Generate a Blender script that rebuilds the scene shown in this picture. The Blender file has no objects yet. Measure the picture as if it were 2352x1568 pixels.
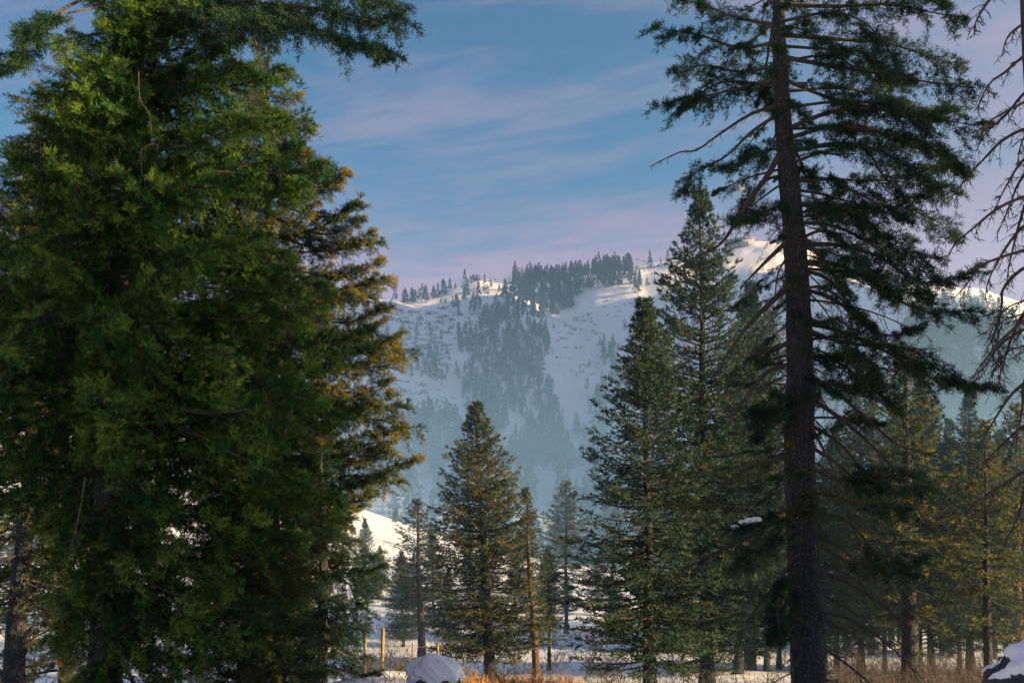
import bpy, math
import numpy as np
from mathutils import Vector, Matrix

sc = bpy.context.scene
COL = sc.collection
R = math.radians
PI = math.pi

# ------------------------------------------------------------------ camera
EYE = np.array([0.0, 0.0, 1.7])
PITCH = R(10.0)
cam = bpy.data.cameras.new("camera")
cam.lens = 35.0
cam.sensor_width = 36.0
cam.clip_start = 0.1
cam.clip_end = 12000.0
cam_ob = bpy.data.objects.new("camera", cam)
cam_ob.location = EYE
cam_ob.rotation_euler = (PI / 2 + PITCH, 0, 0)
COL.objects.link(cam_ob)
sc.camera = cam_ob

# ------------------------------------------------------------------ sky, sun, exposure
SUN_EL, SUN_AZ = R(15.0), R(100.0)           # azimuth measured from +Y towards +X
world = bpy.data.worlds.new("World")
sc.world = world
world.use_nodes = True
SKY_STRENGTH = 0.05
SUN_STRENGTH = 5.0
EXPOSURE = 1.98
SKY_TINT = (0.22, 0.76, 0.76, 1)
CLOUD_LOW = (3.1, 2.2, 3.1, 1)
CLOUD_HIGH = (1.75, 1.62, 2.4, 1)


def build_world():
    nt = world.node_tree
    nt.nodes.clear()
    N, L = nt.nodes.new, nt.links.new
    out = N("ShaderNodeOutputWorld")
    bg = N("ShaderNodeBackground")
    bg.inputs["Strength"].default_value = SKY_STRENGTH
    sky = N("ShaderNodeTexSky")
    sky.sky_type = 'NISHITA'
    sky.sun_disc = False
    sky.sun_elevation = SUN_EL
    sky.sun_rotation = SUN_AZ
    sky.altitude = 1800
    sky.air_density = 1.0
    sky.dust_density = 0.6
    sky.ozone_density = 3.0
    tc = N("ShaderNodeTexCoord")
    sep = N("ShaderNodeSeparateXYZ")
    L(tc.outputs["Generated"], sep.inputs[0])

    def math_(op, a, b=None, clamp=False):
        m = N("ShaderNodeMath")
        m.operation = op
        m.use_clamp = clamp
        for i, v in enumerate((a, b)):
            if v is None:
                continue
            if isinstance(v, (int, float)):
                m.inputs[i].default_value = v
            else:
                L(v, m.inputs[i])
        return m.outputs[0]
    zc = math_('MAXIMUM', sep.outputs[2], 0.0)
    den = math_('ADD', zc, 0.16)
    px = math_('DIVIDE', sep.outputs[0], den)
    py = math_('DIVIDE', sep.outputs[1], den)
    cb = N("ShaderNodeCombineXYZ")
    L(px, cb.inputs[0])
    L(py, cb.inputs[1])

    def noise(scale, rot, loc, sc_, detail, rough, dist):
        mp = N("ShaderNodeMapping")
        m0 = N("ShaderNodeMapping")
        m0.inputs["Rotation"].default_value = (0, 0, rot)
        L(cb.outputs[0], m0.inputs[0])
        mp.inputs["Location"].default_value = loc
        mp.inputs["Scale"].default_value = sc_
        L(m0.outputs[0], mp.inputs[0])
        n = N("ShaderNodeTexNoise")
        n.inputs["Scale"].default_value = scale
        n.inputs["Detail"].default_value = detail
        n.inputs["Roughness"].default_value = rough
        n.inputs["Distortion"].default_value = dist
        L(mp.outputs[0], n.inputs["Vector"])
        return n.outputs["Fac"]
    a = noise(1.0, R(14), (3.1, 1.7, 0), (0.8, 1.25, 1), 7, 0.58, 0.9)
    b = noise(2.3, R(20), (7.3, 2.2, 0), (0.62, 1.7, 1), 9, 0.62, 0.9)
    c = noise(6.0, R(17), (1.3, 9.2, 0), (0.45, 2.2, 1), 9, 0.68, 0.9)
    s = math_('ADD', math_('MULTIPLY', a, 0.45), math_('MULTIPLY', b, 0.36))
    s = math_('ADD', s, math_('MULTIPLY', c, 0.24))
    rmp = N("ShaderNodeMapRange")
    rmp.interpolation_type = 'SMOOTHSTEP'
    rmp.inputs["From Min"].default_value = 0.43
    rmp.inputs["From Max"].default_value = 0.62
    rmp.inputs["To Min"].default_value = 0.10
    rmp.inputs["To Max"].default_value = 0.85
    L(s, rmp.inputs["Value"])
    def mixc(f, a, b, mode='MIX'):
        mx = N("ShaderNodeMix")
        mx.data_type = 'RGBA'
        mx.blend_type = mode
        for i, v in (("Factor", f), ("A", a), ("B", b)):
            if isinstance(v, (int, float)):
                mx.inputs[i].default_value = v
            elif isinstance(v, tuple):
                mx.inputs[i].default_value = v
            else:
                L(v, mx.inputs[i])
        return mx
    tinted = mixc(1.0, sky.outputs[0], SKY_TINT, 'MULTIPLY')
    hz = N("ShaderNodeMapRange")
    hz.interpolation_type = 'SMOOTHSTEP'
    hz.inputs["From Min"].default_value = 0.20
    hz.inputs["From Max"].default_value = 0.33
    L(zc, hz.inputs["Value"])
    ccol = mixc(hz.outputs[0], CLOUD_LOW, CLOUD_HIGH)
    low = math_('MULTIPLY', math_('SUBTRACT', 1.0, hz.outputs[0]), 0.72)
    veil = N("ShaderNodeMapRange")          # the cirrus thickens towards the sun's side
    veil.interpolation_type = 'SMOOTHSTEP'
    veil.inputs["From Min"].default_value = 0.05
    veil.inputs["From Max"].default_value = 0.62
    veil.inputs["To Max"].default_value = 0.55
    L(sep.outputs[0], veil.inputs["Value"])
    low = math_('MULTIPLY', low, math_('ADD', math_('MULTIPLY', s, 1.6), 0.1))
    low = math_('ADD', low, veil.outputs[0])
    fac = math_('ADD', rmp.outputs[0], low, True)
    mix = mixc(fac, tinted.outputs["Result"], ccol.outputs["Result"])
    L(mix.outputs["Result"], bg.inputs["Color"])
    L(bg.outputs[0], out.inputs[0])


build_world()
sun = bpy.data.lights.new("sun", 'SUN')
sun.energy = SUN_STRENGTH
sun.angle = R(0.5)
sun.color = (1.0, 0.66, 0.31)
sun_ob = bpy.data.objects.new("sun", sun)
sd = Vector((math.sin(SUN_AZ) * math.cos(SUN_EL), math.cos(SUN_AZ) * math.cos(SUN_EL), math.sin(SUN_EL)))
sun_ob.rotation_euler = sd.to_track_quat('Z', 'Y').to_euler()
sun_ob.location = (60, 20, 60)
COL.objects.link(sun_ob)

vs = sc.view_settings
sc.display_settings.display_device = 'sRGB'
vs.view_transform = 'Standard'
vs.look = 'None'
vs.exposure = EXPOSURE
vs.gamma = 1.0
vs.use_curve_mapping = False
sc.render.engine = 'CYCLES'
cy = sc.cycles
cy.max_bounces = 5
cy.diffuse_bounces = 3
cy.glossy_bounces = 1
cy.transmission_bounces = 2
cy.volume_bounces = 1
cy.transparent_max_bounces = 4
cy.caustics_reflective = cy.caustics_refractive = False
cy.use_denoising = True
try:
    cy.denoiser = 'OPENIMAGEDENOISE'
    cy.denoising_input_passes = 'RGB_ALBEDO_NORMAL'
except Exception:
    pass
sc.render.use_persistent_data = False

# ------------------------------------------------------------------ helpers: picture -> place
FX = 35.0 / 36.0 * 2352.0


def at(u, v, Y):
    """the point at forward distance Y seen at (u, v) of a 2352 x 1568 picture"""
    x = (u - 1176.0) / FX
    w = (784.0 - v) / FX
    dy = math.cos(PITCH) - w * math.sin(PITCH)
    dz = math.sin(PITCH) + w * math.cos(PITCH)
    return EYE + np.array([x, dy, dz]) * (Y / dy)


def hash2(ix, iy, seed):
    h = (ix.astype(np.int64) * 374761393 + iy.astype(np.int64) * 668265263 + seed * 974711) & 0x7fffffff
    h = ((h ^ (h >> 13)) * 1274126177) & 0x7fffffff
    return ((h ^ (h >> 16)) & 0xffff) / 65535.0


def vnoise(x, y, seed=0):
    x = np.asarray(x, float); y = np.asarray(y, float)
    ix, iy = np.floor(x), np.floor(y)
    fx, fy = x - ix, y - iy
    fx = fx * fx * (3 - 2 * fx); fy = fy * fy * (3 - 2 * fy)
    a, b = hash2(ix, iy, seed), hash2(ix + 1, iy, seed)
    c, d = hash2(ix, iy + 1, seed), hash2(ix + 1, iy + 1, seed)
    return (a * (1 - fx) + b * fx) * (1 - fy) + (c * (1 - fx) + d * fx) * fy - 0.5


def fbm(x, y, octaves=4, seed=0):
    s, a = 0.0, 1.0
    for k in range(octaves):
        s = s + a * vnoise(x * 2 ** k, y * 2 ** k, seed + k)
        a *= 0.5
    return s


RIDGE = [(-900, 1010, 30), (100, 760, 30), (500, 730, 20), (700, 712, 0), (870, 690, 0), (940, 697, 0), (1000, 683, 0), (1060, 660, 0),
         (1110, 641, 0), (1180, 638, 0), (1300, 642, 0), (1400, 628, 0), (1470, 610, 0), (1560, 598, 0), (1630, 575, 0), (1690, 557, 0),
         (1740, 555, 0), (1790, 575, 0), (1860, 615, 0), (1960, 665, 0), (2080, 720, 0), (2200, 790, 0), (2400, 870, 0), (3200, 1010, 0)]
YR = 950.0
_rx = np.array([at(u, v, YR)[0] for u, v, _ in RIDGE])
_rz = np.array([at(u, v, YR)[2] for u, v, _ in RIDGE])
FAR = [(-3000, 900), (300, 800), (1500, 760), (1800, 700), (2000, 668), (2130, 672), (2230, 668), (2300, 690), (2352, 702), (2500, 690), (2900, 720), (4600, 900)]
YF = 1750.0
_fx = np.array([at(u, v, YF)[0] for u, v in FAR])
_fz = np.array([at(u, v, YF)[2] for u, v in FAR])


def sstep(t):
    t = np.clip(t, 0, 1)
    return t * t * (3 - 2 * t)


def height(x, y):
    x = np.asarray(x, float); y = np.asarray(y, float)
    z = np.interp(y, [-400, -150, -40, 0, 3, 6, 11, 17, 24, 34, 45, 60, 120, 250, 340], [22, 14, 1.5, 0, -.1, -.5, -1.4, -2.4, -3.3, -4.4, -5.4, -6.4, -7.2, -12, -12])
    far = sstep((np.hypot(x, y) - 20) / 60)
    z = z + 0.35 * fbm(x / 6.0, y / 6.0, 3, 3) * sstep((np.hypot(x, y) - 2) / 6) + far * 1.4 * fbm(x / 38.0, y / 38.0, 3, 8)
    z = z + 1.55 * np.exp(-(((x + 2.5) / 2.0) ** 2 + ((y - 22.0) / 5.0) ** 2) / 2)      # snow bank
    # sunlit spur on the left, rising wood on the right
    z = z + 34 * np.exp(-(((x + 95) / 48.0) ** 2 + ((y - 165) / 42.0) ** 2) / 2)
    z = z + 5 * sstep((x - 60) / 160.0) * sstep((300 - y) / 100.0)
    # main hill
    hr = np.interp(x, _rx, _rz)
    y0 = 330.0 + 40 * fbm(x / 160.0, x * 0, 2, 21)
    t = (y - y0) / (YR - y0)
    tt = np.clip(t, 0, 1)
    shape = 0.45 * tt + 0.55 * tt * tt * (3 - 2 * tt)
    shape = np.where(t > 1, 1 - 0.55 * sstep((t - 1) / 1.1), shape)
    rel = sstep(t * 4) * (1 - sstep((t - .86) * 8) * .8)
    gully = -26 * np.exp(-((x - (15 + 55 * (1 - tt)) - 18 * np.sin(y / 90.0)) / 42.0) ** 2) * np.sin(PI * np.clip(t, 0, 1)) ** 1.2
    gully = gully + 14 * np.exp(-((x + 95 + 40 * (1 - tt)) / 60.0) ** 2) * np.sin(PI * tt)
    z = z + (hr + 12) * shape + rel * (gully + 22 * fbm(x / 130.0, y / 170.0, 4, 5) + 3 * fbm(x / 22.0, y / 22.0, 3, 6))
    # farther hill
    hf = np.interp(x, _fx, _fz)
    t2 = (y - 1150.0) / (YF - 1150.0)
    s2 = sstep(t2)
    s2 = np.where(t2 > 1, 1 - 0.6 * sstep((t2 - 1) / 1.2), s2)
    zf = -12 + (hf + 12) * s2 + sstep(t2 * 3) * 25 * fbm(x / 150.0, y / 150.0, 4, 9)
    z = np.where(y > 1000, np.maximum(z, zf), z)
    # steep ridge added to the right, out of view, to shade the hill
    ex = (x - 740) / np.where(x < 740, 105.0, 260.0); ey = (y - 520) / np.where(y < 520, 215.0, 265.0)
    return np.maximum(z, 425 * np.exp(-(ex ** 2 + ey ** 2) / 2) * (1 + .12 * fbm(x / 120.0, y / 120.0, 3, 14)) - 14)



def h1(x, y):
    return float(height(np.array([x]), np.array([y]))[0])


def on_terrain(u, v, y0=60.0, y1=1900.0, n=1400):
    """first terrain hit of the sight line through (u, v)"""
    x = (u - 1176.0) / FX; w = (784.0 - v) / FX
    d = np.array([x, math.cos(PITCH) - w * math.sin(PITCH), math.sin(PITCH) + w * math.cos(PITCH)])
    d = d / d[1]
    s = np.linspace(y0, y1, n)
    P = EYE + d * s[:, None]
    below = np.nonzero(height(P[:, 0], P[:, 1]) >= P[:, 2])[0]
    if len(below) == 0:
        return None
    p = P[below[0]]
    return np.array([p[0], p[1], h1(p[0], p[1])])


# ------------------------------------------------------------------ helpers: objects
def tag(o, label=None, cat=None, group=None, kind=None):
    if label: o["label"] = label
    if cat: o["category"] = cat
    if group: o["group"] = group
    if kind: o["kind"] = kind
    return o


def empty(name, loc, label=None, cat=None, group=None):
    o = bpy.data.objects.new(name, None)
    o.location = loc
    o.empty_display_size = 0.3
    COL.objects.link(o)
    return tag(o, label, cat, group)


def mesh_of(name, V, Q, mats, tint=None, smooth=False, mat_idx=None):
    V = np.ascontiguousarray(V, np.float32)
    me = bpy.data.meshes.new(name)
    me.vertices.add(len(V))
    me.vertices.foreach_set("co", V.ravel())
    if isinstance(Q, np.ndarray):
        k = Q.shape[1]
        me.loops.add(Q.size)
        me.loops.foreach_set("vertex_index", np.ascontiguousarray(Q, np.int32).ravel())
        me.polygons.add(len(Q))
        me.polygons.foreach_set("loop_start", np.arange(0, Q.size, k, dtype=np.int32))
        nf = len(Q)
    else:
        raise ValueError
    if smooth:
        me.polygons.foreach_set("use_smooth", np.ones(nf, bool))
    if mat_idx is not None:
        me.polygons.foreach_set("material_index", np.ascontiguousarray(mat_idx, np.int32))
    for m in (mats if isinstance(mats, (list, tuple)) else [mats]):
        me.materials.append(m)
    if tint is not None:
        at_ = me.attributes.new("tint", 'FLOAT', 'POINT')
        at_.data.foreach_set("value", np.ascontiguousarray(tint, np.float32))
    me.update(calc_edges=True)
    return me


def link(name, me, parent=None, loc=(0, 0, 0), rot=None, scale=None):
    o = bpy.data.objects.new(name, me)
    o.location = loc
    if rot is not None: o.rotation_euler = rot
    if scale is not None: o.scale = scale if hasattr(scale, '__len__') else (scale,) * 3
    if parent is not None: o.parent = parent
    COL.objects.link(o)
    return o


class Geo:
    """collects quads (triangles repeat no vertex: everything here is a quad)"""
    def __init__(s):
        s.V, s.Q, s.T, s.M, s.n = [], [], [], [], 0

    def add(s, V, Q, t=0.0, m=0):
        V = np.asarray(V, float).reshape(-1, 3); Q = np.asarray(Q, int).reshape(-1, 4)
        if len(Q) == 0: return
        s.V.append(V); s.Q.append(Q + s.n); s.n += len(V)
        s.T.append(np.broadcast_to(np.asarray(t, float), (len(V),)))
        s.M.append(np.full(len(Q), m, int))

    def merge(s, g, M=None, m=None):
        if g.n == 0: return
        V, Q, T, mi = g.arr()
        if M is not None:
            V = V @ M[:3, :3].T + M[:3, 3]
        s.V.append(V); s.Q.append(Q + s.n); s.n += len(V)
        s.T.append(T); s.M.append(mi if m is None else np.full(len(Q), m, int))

    def arr(s):
        return np.concatenate(s.V), np.concatenate(s.Q), np.concatenate(s.T), np.concatenate(s.M)

    def mesh(s, name, mats, smooth=False):
        V, Q, T, M = s.arr()
        return mesh_of(name, V, Q, mats, T, smooth, M)

    def box(s, c, h, m=0, rz=0.0):
        c = np.asarray(c, float); h = np.asarray(h, float)
        k = np.array([(-1, -1, -1), (1, -1, -1), (1, 1, -1), (-1, 1, -1), (-1, -1, 1), (1, -1, 1), (1, 1, 1), (-1, 1, 1)], float) * h
        if rz:
            cs, sn = math.cos(rz), math.sin(rz)
            k = np.stack([k[:, 0] * cs - k[:, 1] * sn, k[:, 0] * sn + k[:, 1] * cs, k[:, 2]], 1)
        s.add(k + c, [(0, 3, 2, 1), (4, 5, 6, 7), (0, 1, 5, 4), (1, 2, 6, 5), (2, 3, 7, 6), (3, 0, 4, 7)], 0, m)

    def tube(s, P, r, sides=5, t=0.0, m=0, cap=True):
        P = np.asarray(P, float)
        n = len(P)
        r = np.broadcast_to(np.asarray(r, float), (n,))
        T = np.gradient(P, axis=0)
        T /= np.linalg.norm(T, axis=1, keepdims=True) + 1e-9
        ref = np.array([0, 0, 1.0]) if abs(T[:, 2]).mean() < .8 else np.array([1.0, 0, 0])
        A = np.cross(T, ref); A /= np.linalg.norm(A, axis=1, keepdims=True) + 1e-9
        B = np.cross(T, A)
        a = np.arange(sides) * 2 * PI / sides
        V = P[:, None] + r[:, None, None] * (np.cos(a)[None, :, None] * A[:, None] + np.sin(a)[None, :, None] * B[:, None])
        i = np.arange(n - 1)[:, None] * sides; j = np.arange(sides)[None]; jn = (j + 1) % sides
        Q = np.stack([i + j, i + jn, i + sides + jn, i + sides + j], -1).reshape(-1, 4)
        s.add(V.reshape(-1, 3), Q, t, m)

    def twigs(s, A, B, r, t=0.0, m=0, sag=None):
        """many thin three-sided twigs A -> B at once"""
        A = np.asarray(A, float); B = np.asarray(B, float)
        n = len(A)
        if n == 0: return
        D = B - A; D /= np.linalg.norm(D, axis=1, keepdims=True) + 1e-9
        ref = np.where(np.abs(D[:, 2:3]) < .9, np.array([[0, 0, 1.0]]), np.array([[1.0, 0, 0]]))
        U = np.cross(D, ref); U /= np.linalg.norm(U, axis=1, keepdims=True) + 1e-9
        W = np.cross(D, U)
        r = np.broadcast_to(np.asarray(r, float), (n,))[:, None]
        ring = []
        for k in range(3):
            ring.append(U * math.cos(k * 2.0944) * r + W * math.sin(k * 2.0944) * r)
        V = np.stack([A + ring[0], A + ring[1], A + ring[2], B + ring[0] * .4, B + ring[1] * .4, B + ring[2] * .4], 1)
        o = np.arange(n)[:, None, None] * 6
        Q = np.array([(0, 1, 4, 3), (1, 2, 5, 4), (2, 0, 3, 5)])[None] + o
        s.add(V.reshape(-1, 3), Q.reshape(-1, 4), t, m)


def unit(v):
    return v / (np.linalg.norm(v, axis=-1, keepdims=True) + 1e-9)


def leaves(g, B, D, ln, wd, rng, tint, cross=True, m=0):
    n = len(B)
    if n == 0: return
    rnd = unit(rng.normal(size=(n, 3)))
    W = unit(np.cross(D, rnd)); X = np.cross(D, W)
    ln = np.broadcast_to(ln, (n,))[:, None]; wd = np.broadcast_to(wd, (n,))[:, None]
    mid = B + D * ln * .42
    tip = B + D * ln
    sets = [W, X] if cross else [W]
    for S in sets:
        V = np.stack([B, mid + S * wd * .5, tip, mid - S * wd * .5], 1).reshape(-1, 3)
        Q = np.arange(4 * n).reshape(-1, 4)
        g.add(V, Q, np.repeat(tint, 4), m)


def brushes(g, B, D, ln, wd, rng, tint, nb, m=0):
    """needle shoots: nb slim needles set round each shoot's axis"""
    n = len(B)
    if n == 0: return
    W = unit(np.cross(D, unit(rng.normal(size=(n, 3))))); X = np.cross(D, W)
    ln = np.broadcast_to(ln, (n,)); wd = np.broadcast_to(wd, (n,))
    for k in range(nb):
        f = (k + .3) / nb
        a = k * 2.4 + rng.uniform(0, 1.2, n)
        R_ = np.cos(a)[:, None] * W + np.sin(a)[:, None] * X
        tipk = k == nb - 1
        d = unit(D * (1.6 if tipk else .75) + R_ * (.25 if tipk else .8))
        b = B + D * (ln * f * .85)[:, None]
        S = unit(np.cross(d, rng.normal(size=(n, 3))))
        l = (wd * rng.uniform(.9, 1.3, n))[:, None]
        w = l * .145
        V = np.stack([b - S * w * .7, b + S * w * .7, b + d * l + S * w * .35, b + d * l - S * w * .35], 1).reshape(-1, 3)
        g.add(V, np.arange(4 * n).reshape(-1, 4), np.repeat(np.clip(tint + .10 * (f - .5), 0, 1), 4), m)


def spine(pts, n=14):
    """smooth curve through the points (Catmull-Rom), n points"""
    P = np.asarray(pts, float)
    P = np.vstack([2 * P[0] - P[1], P, 2 * P[-1] - P[-2]])
    k = len(P) - 3
    t = np.linspace(0, k - 1e-6, n)
    i = t.astype(int); f = (t - i)[:, None]
    a, b, c, d = P[i], P[i + 1], P[i + 2], P[i + 3]
    return .5 * ((2 * b) + (c - a) * f + (2 * a - 5 * b + 4 * c - d) * f * f + (3 * b - a - 3 * c + d) * f ** 3)


def bough(axis, r0, P, rng, wood=None, leaf=None):
    """one conifer bough along a curve: limb, side twigs, small twigs and needle shoots"""
    wood = wood or Geo(); leaf = leaf or Geo()
    axis = np.asarray(axis, float)
    seg = np.linalg.norm(np.diff(axis, axis=0), axis=1)
    cum = np.concatenate([[0], np.cumsum(seg)]); L = cum[-1]
    rr = r0 * (1 - .86 * cum / L)
    wood.tube(axis, rr, P.get('sides', 5))
    st = P['start'] * L
    n = max(3, int((L - st) / P['ds']))
    s = np.sort(st + (L - st) * (np.arange(n) + rng.uniform(0, 1, n)) / n)
    u = (s - st) / (L - st + 1e-6)
    base = np.stack([np.interp(s, cum, axis[:, k]) for k in range(3)], 1)
    tg = np.gradient(axis, axis=0)
    T = unit(np.stack([np.interp(s, cum, tg[:, k]) for k in range(3)], 1))
    S = unit(np.cross(T, np.where(np.abs(T[:, 2:3]) > .93, np.array([[math.cos(r0 * 999), math.sin(r0 * 999), 0.0]]), np.array([[0, 0, 1.0]]))) + 1e-6)
    U = np.cross(S, T)
    side = np.where(np.arange(n) % 2 == 0, 1.0, -1.0)
    a = rng.normal(P.get('ang', 1.0), .2, n) * (1 - .45 * u)
    b = rng.normal(P.get('elev', 0.0), P.get('elev_sd', .45), n)
    d = unit(np.cos(a)[:, None] * T + np.sin(a)[:, None] * (side[:, None] * S * np.cos(b)[:, None] + U * np.sin(b)[:, None]))
    prof = np.minimum(1, .55 + 1.6 * u) * (1 - P.get('taper', .62) * u ** 1.7)
    if P.get('pend'):
        hang = rng.uniform(0, 1, n) < P['pend']
        d = np.where(hang[:, None], unit(d * .45 + np.array([0, 0, -.9]) + rng.normal(0, .15, (n, 3))), d)
    l = P['tw'] * prof * rng.uniform(.55, 1.12, n)
    if P.get('gap'):
        keep = vnoise(s / P['gap'], s * 0 + rng.uniform(0, 90), int(rng.integers(1e6))) > P.get('gapcut', -.12)
        l = np.where(keep, l, l * .35)
    sag = P.get('sag', .25)
    down = np.array([0, 0, -1.0])

    def on(q):
        return base[:, None] + d[:, None] * (l[:, None] * q)[..., None] + down * (sag * l[:, None] * q * q)[..., None]
    K = P['k']
    # twig wood in two pieces so that it bends
    q0 = on(np.tile(np.array([[0, .5, 1.0]]), (n, 1)))
    rt = np.maximum(.006 * P.get('wr', 1), r0 * .16) * (.5 + .5 * l / (P['tw'] + 1e-6))
    wood.twigs(q0[:, 0], q0[:, 1], rt); wood.twigs(q0[:, 1], q0[:, 2], rt * .5)
    if P.get('bare'):
        m = rng.uniform(0, 1, (n, K))
        pb = on(m).reshape(-1, 3)
        dd = unit(np.repeat(d, K, 0) + rng.normal(0, .75, (n * K, 3)) + np.array([0, 0, P.get('bz', -.35)]))
        lt = P['tt'] * rng.uniform(.3, 1.2, n * K)
        wood.twigs(pb, pb + dd * lt[:, None], .0035 * P.get('wr', 1))
        return wood, leaf
    q = (np.arange(K)[None] + rng.uniform(.15, .95, (n, K))) / K
    q = P.get('q0', .12) + (1 - P.get('q0', .12)) * q
    pb = on(q).reshape(-1, 3)
    sd2 = np.where(np.arange(K) % 2 == 0, 1.0, -1.0)
    dT = unit(d + down * sag * .8)
    S2 = unit(np.cross(dT, U) + 1e-6)
    dd = unit(np.repeat(dT, K, 0) * .75 + np.repeat(S2, K, 0) * np.tile(sd2, n)[:, None] * .65
              + rng.normal(0, P.get('fuzz', .28), (n * K, 3)) + np.array([0, 0, P.get('lift', 0.1)]))
    lt = P['tt'] * (1.1 - .65 * q.ravel()) * rng.uniform(.6, 1.2, n * K) * np.repeat(np.clip(l / P['tw'] * 1.4, .35, 1), K)
    # shoots along the small twigs
    M = P['m']
    f = (np.arange(M)[None] + rng.uniform(0, 1, (n * K, M))) / M
    sb = pb[:, None] + dd[:, None] * (lt[:, None] * f)[..., None]
    sb = sb.reshape(-1, 3)
    nn = len(sb)
    sdr = unit(np.repeat(dd, M, 0) * .8 + rng.normal(0, P.get('sfuzz', .42), (nn, 3)) + np.array([0, 0, P.get('slift', .12)]))
    clump = np.repeat(rng.normal(0, .16, n), K * M)
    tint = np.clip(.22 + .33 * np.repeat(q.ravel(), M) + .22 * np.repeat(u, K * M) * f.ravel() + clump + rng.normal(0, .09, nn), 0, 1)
    if P.get('nb'):
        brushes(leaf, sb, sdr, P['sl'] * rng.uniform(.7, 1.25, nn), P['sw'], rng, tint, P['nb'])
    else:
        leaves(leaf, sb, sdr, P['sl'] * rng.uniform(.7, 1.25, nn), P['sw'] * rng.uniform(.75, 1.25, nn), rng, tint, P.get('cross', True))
    # end shoots of the twigs
    e = on(np.tile(np.linspace(.45, 1, 4)[None], (n, 1))).reshape(-1, 3)
    ed = unit(np.repeat(dT, 4, 0) + rng.normal(0, .3, (n * 4, 3)))
    et = np.clip(.55 + np.repeat(rng.normal(0, .16, n), 4), 0, 1)
    if P.get('nb'):
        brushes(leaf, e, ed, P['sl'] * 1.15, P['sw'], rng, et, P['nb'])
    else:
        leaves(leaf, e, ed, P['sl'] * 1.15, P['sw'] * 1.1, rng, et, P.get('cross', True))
    return wood, leaf


# ------------------------------------------------------------------ materials
def new_mat(name):
    m = bpy.data.materials.new(name)
    m.use_nodes = True
    nt = m.node_tree
    nt.nodes.clear()
    return m, nt, nt.nodes.new, nt.links.new


def ramp(N, stops):
    r = N("ShaderNodeValToRGB")
    el = r.color_ramp.elements
    while len(el) < len(stops): el.new(.5)
    for e, (p, c) in zip(el, stops):
        e.position = p; e.color = (*c, 1)
    return r


def needle_mat(name, dark, mid, tip, trans=.28):
    m, nt, N, L = new_mat(name)
    out = N("ShaderNodeOutputMaterial")
    at_ = N("ShaderNodeAttribute"); at_.attribute_name = "tint"
    tc = N("ShaderNodeTexCoord")
    geo = N("ShaderNodeNewGeometry")
    no = N("ShaderNodeTexNoise"); no.inputs["Scale"].default_value = .9; no.inputs["Detail"].default_value = 3
    L(geo.outputs["Position"], no.inputs["Vector"])
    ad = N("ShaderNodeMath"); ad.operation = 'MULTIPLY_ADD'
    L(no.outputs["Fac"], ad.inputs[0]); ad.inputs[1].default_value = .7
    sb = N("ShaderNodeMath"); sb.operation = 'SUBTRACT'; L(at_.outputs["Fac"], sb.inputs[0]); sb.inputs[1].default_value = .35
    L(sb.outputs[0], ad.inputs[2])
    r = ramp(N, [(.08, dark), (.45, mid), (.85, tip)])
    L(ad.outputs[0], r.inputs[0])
    df = N("ShaderNodeBsdfPrincipled")
    df.inputs["Roughness"].default_value = .7
    df.inputs["Specular IOR Level"].default_value = .12
    L(r.outputs[0], df.inputs["Base Color"])
    tr = N("ShaderNodeBsdfTranslucent"); L(r.outputs[0], tr.inputs[0])
    mx = N("ShaderNodeMixShader"); mx.inputs[0].default_value = trans
    L(df.outputs[0], mx.inputs[1]); L(tr.outputs[0], mx.inputs[2])
    L(mx.outputs[0], out.inputs[0])
    return m


def bark_mat(name, c0, c1, fleck, scale=9.0, bump=1.0):
    m, nt, N, L = new_mat(name)
    out = N("ShaderNodeOutputMaterial")
    bs = N("ShaderNodeBsdfPrincipled"); bs.inputs["Roughness"].default_value = .9
    tc = N("ShaderNodeTexCoord"); mp = N("ShaderNodeMapping")
    mp.inputs["Scale"].default_value = (1, 1, .35)
    L(tc.outputs["Object"], mp.inputs[0])
    vo = N("ShaderNodeTexVoronoi"); vo.inputs["Scale"].default_value = scale * 1.6; vo.feature = 'DISTANCE_TO_EDGE'
    no = N("ShaderNodeTexNoise"); no.inputs["Scale"].default_value = scale; no.inputs["Detail"].default_value = 8; no.inputs["Roughness"].default_value = .7
    n2 = N("ShaderNodeTexNoise"); n2.inputs["Scale"].default_value = scale * 3.2; n2.inputs["Detail"].default_value = 4
    for k in (vo, no): L(mp.outputs[0], k.inputs["Vector"])
    L(tc.outputs["Object"], n2.inputs["Vector"])
    r = ramp(N, [(.3, c0), (.62, c1)])
    L(no.outputs["Fac"], r.inputs[0])
    r2 = N("ShaderNodeMapRange"); r2.inputs["From Min"].default_value = .60; r2.inputs["From Max"].default_value = .68
    L(n2.outputs["Fac"], r2.inputs["Value"])
    mx = N("ShaderNodeMix"); mx.data_type = 'RGBA'
    L(r2.outputs[0], mx.inputs["Factor"]); L(r.outputs[0], mx.inputs["A"]); mx.inputs["B"].default_value = (*fleck, 1)
    L(mx.outputs["Result"], bs.inputs["Base Color"])
    ad = N("ShaderNodeMath"); ad.operation = 'MULTIPLY_ADD'; ad.inputs[1].default_value = 2.0
    L(vo.outputs["Distance"], ad.inputs[0]); L(no.outputs["Fac"], ad.inputs[2])
    bp = N("ShaderNodeBump"); bp.inputs["Strength"].default_value = bump; bp.inputs["Distance"].default_value = .07
    L(ad.outputs[0], bp.inputs["Height"]); L(bp.outputs[0], bs.inputs["Normal"])
    L(bs.outputs[0], out.inputs[0])
    return m


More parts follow.
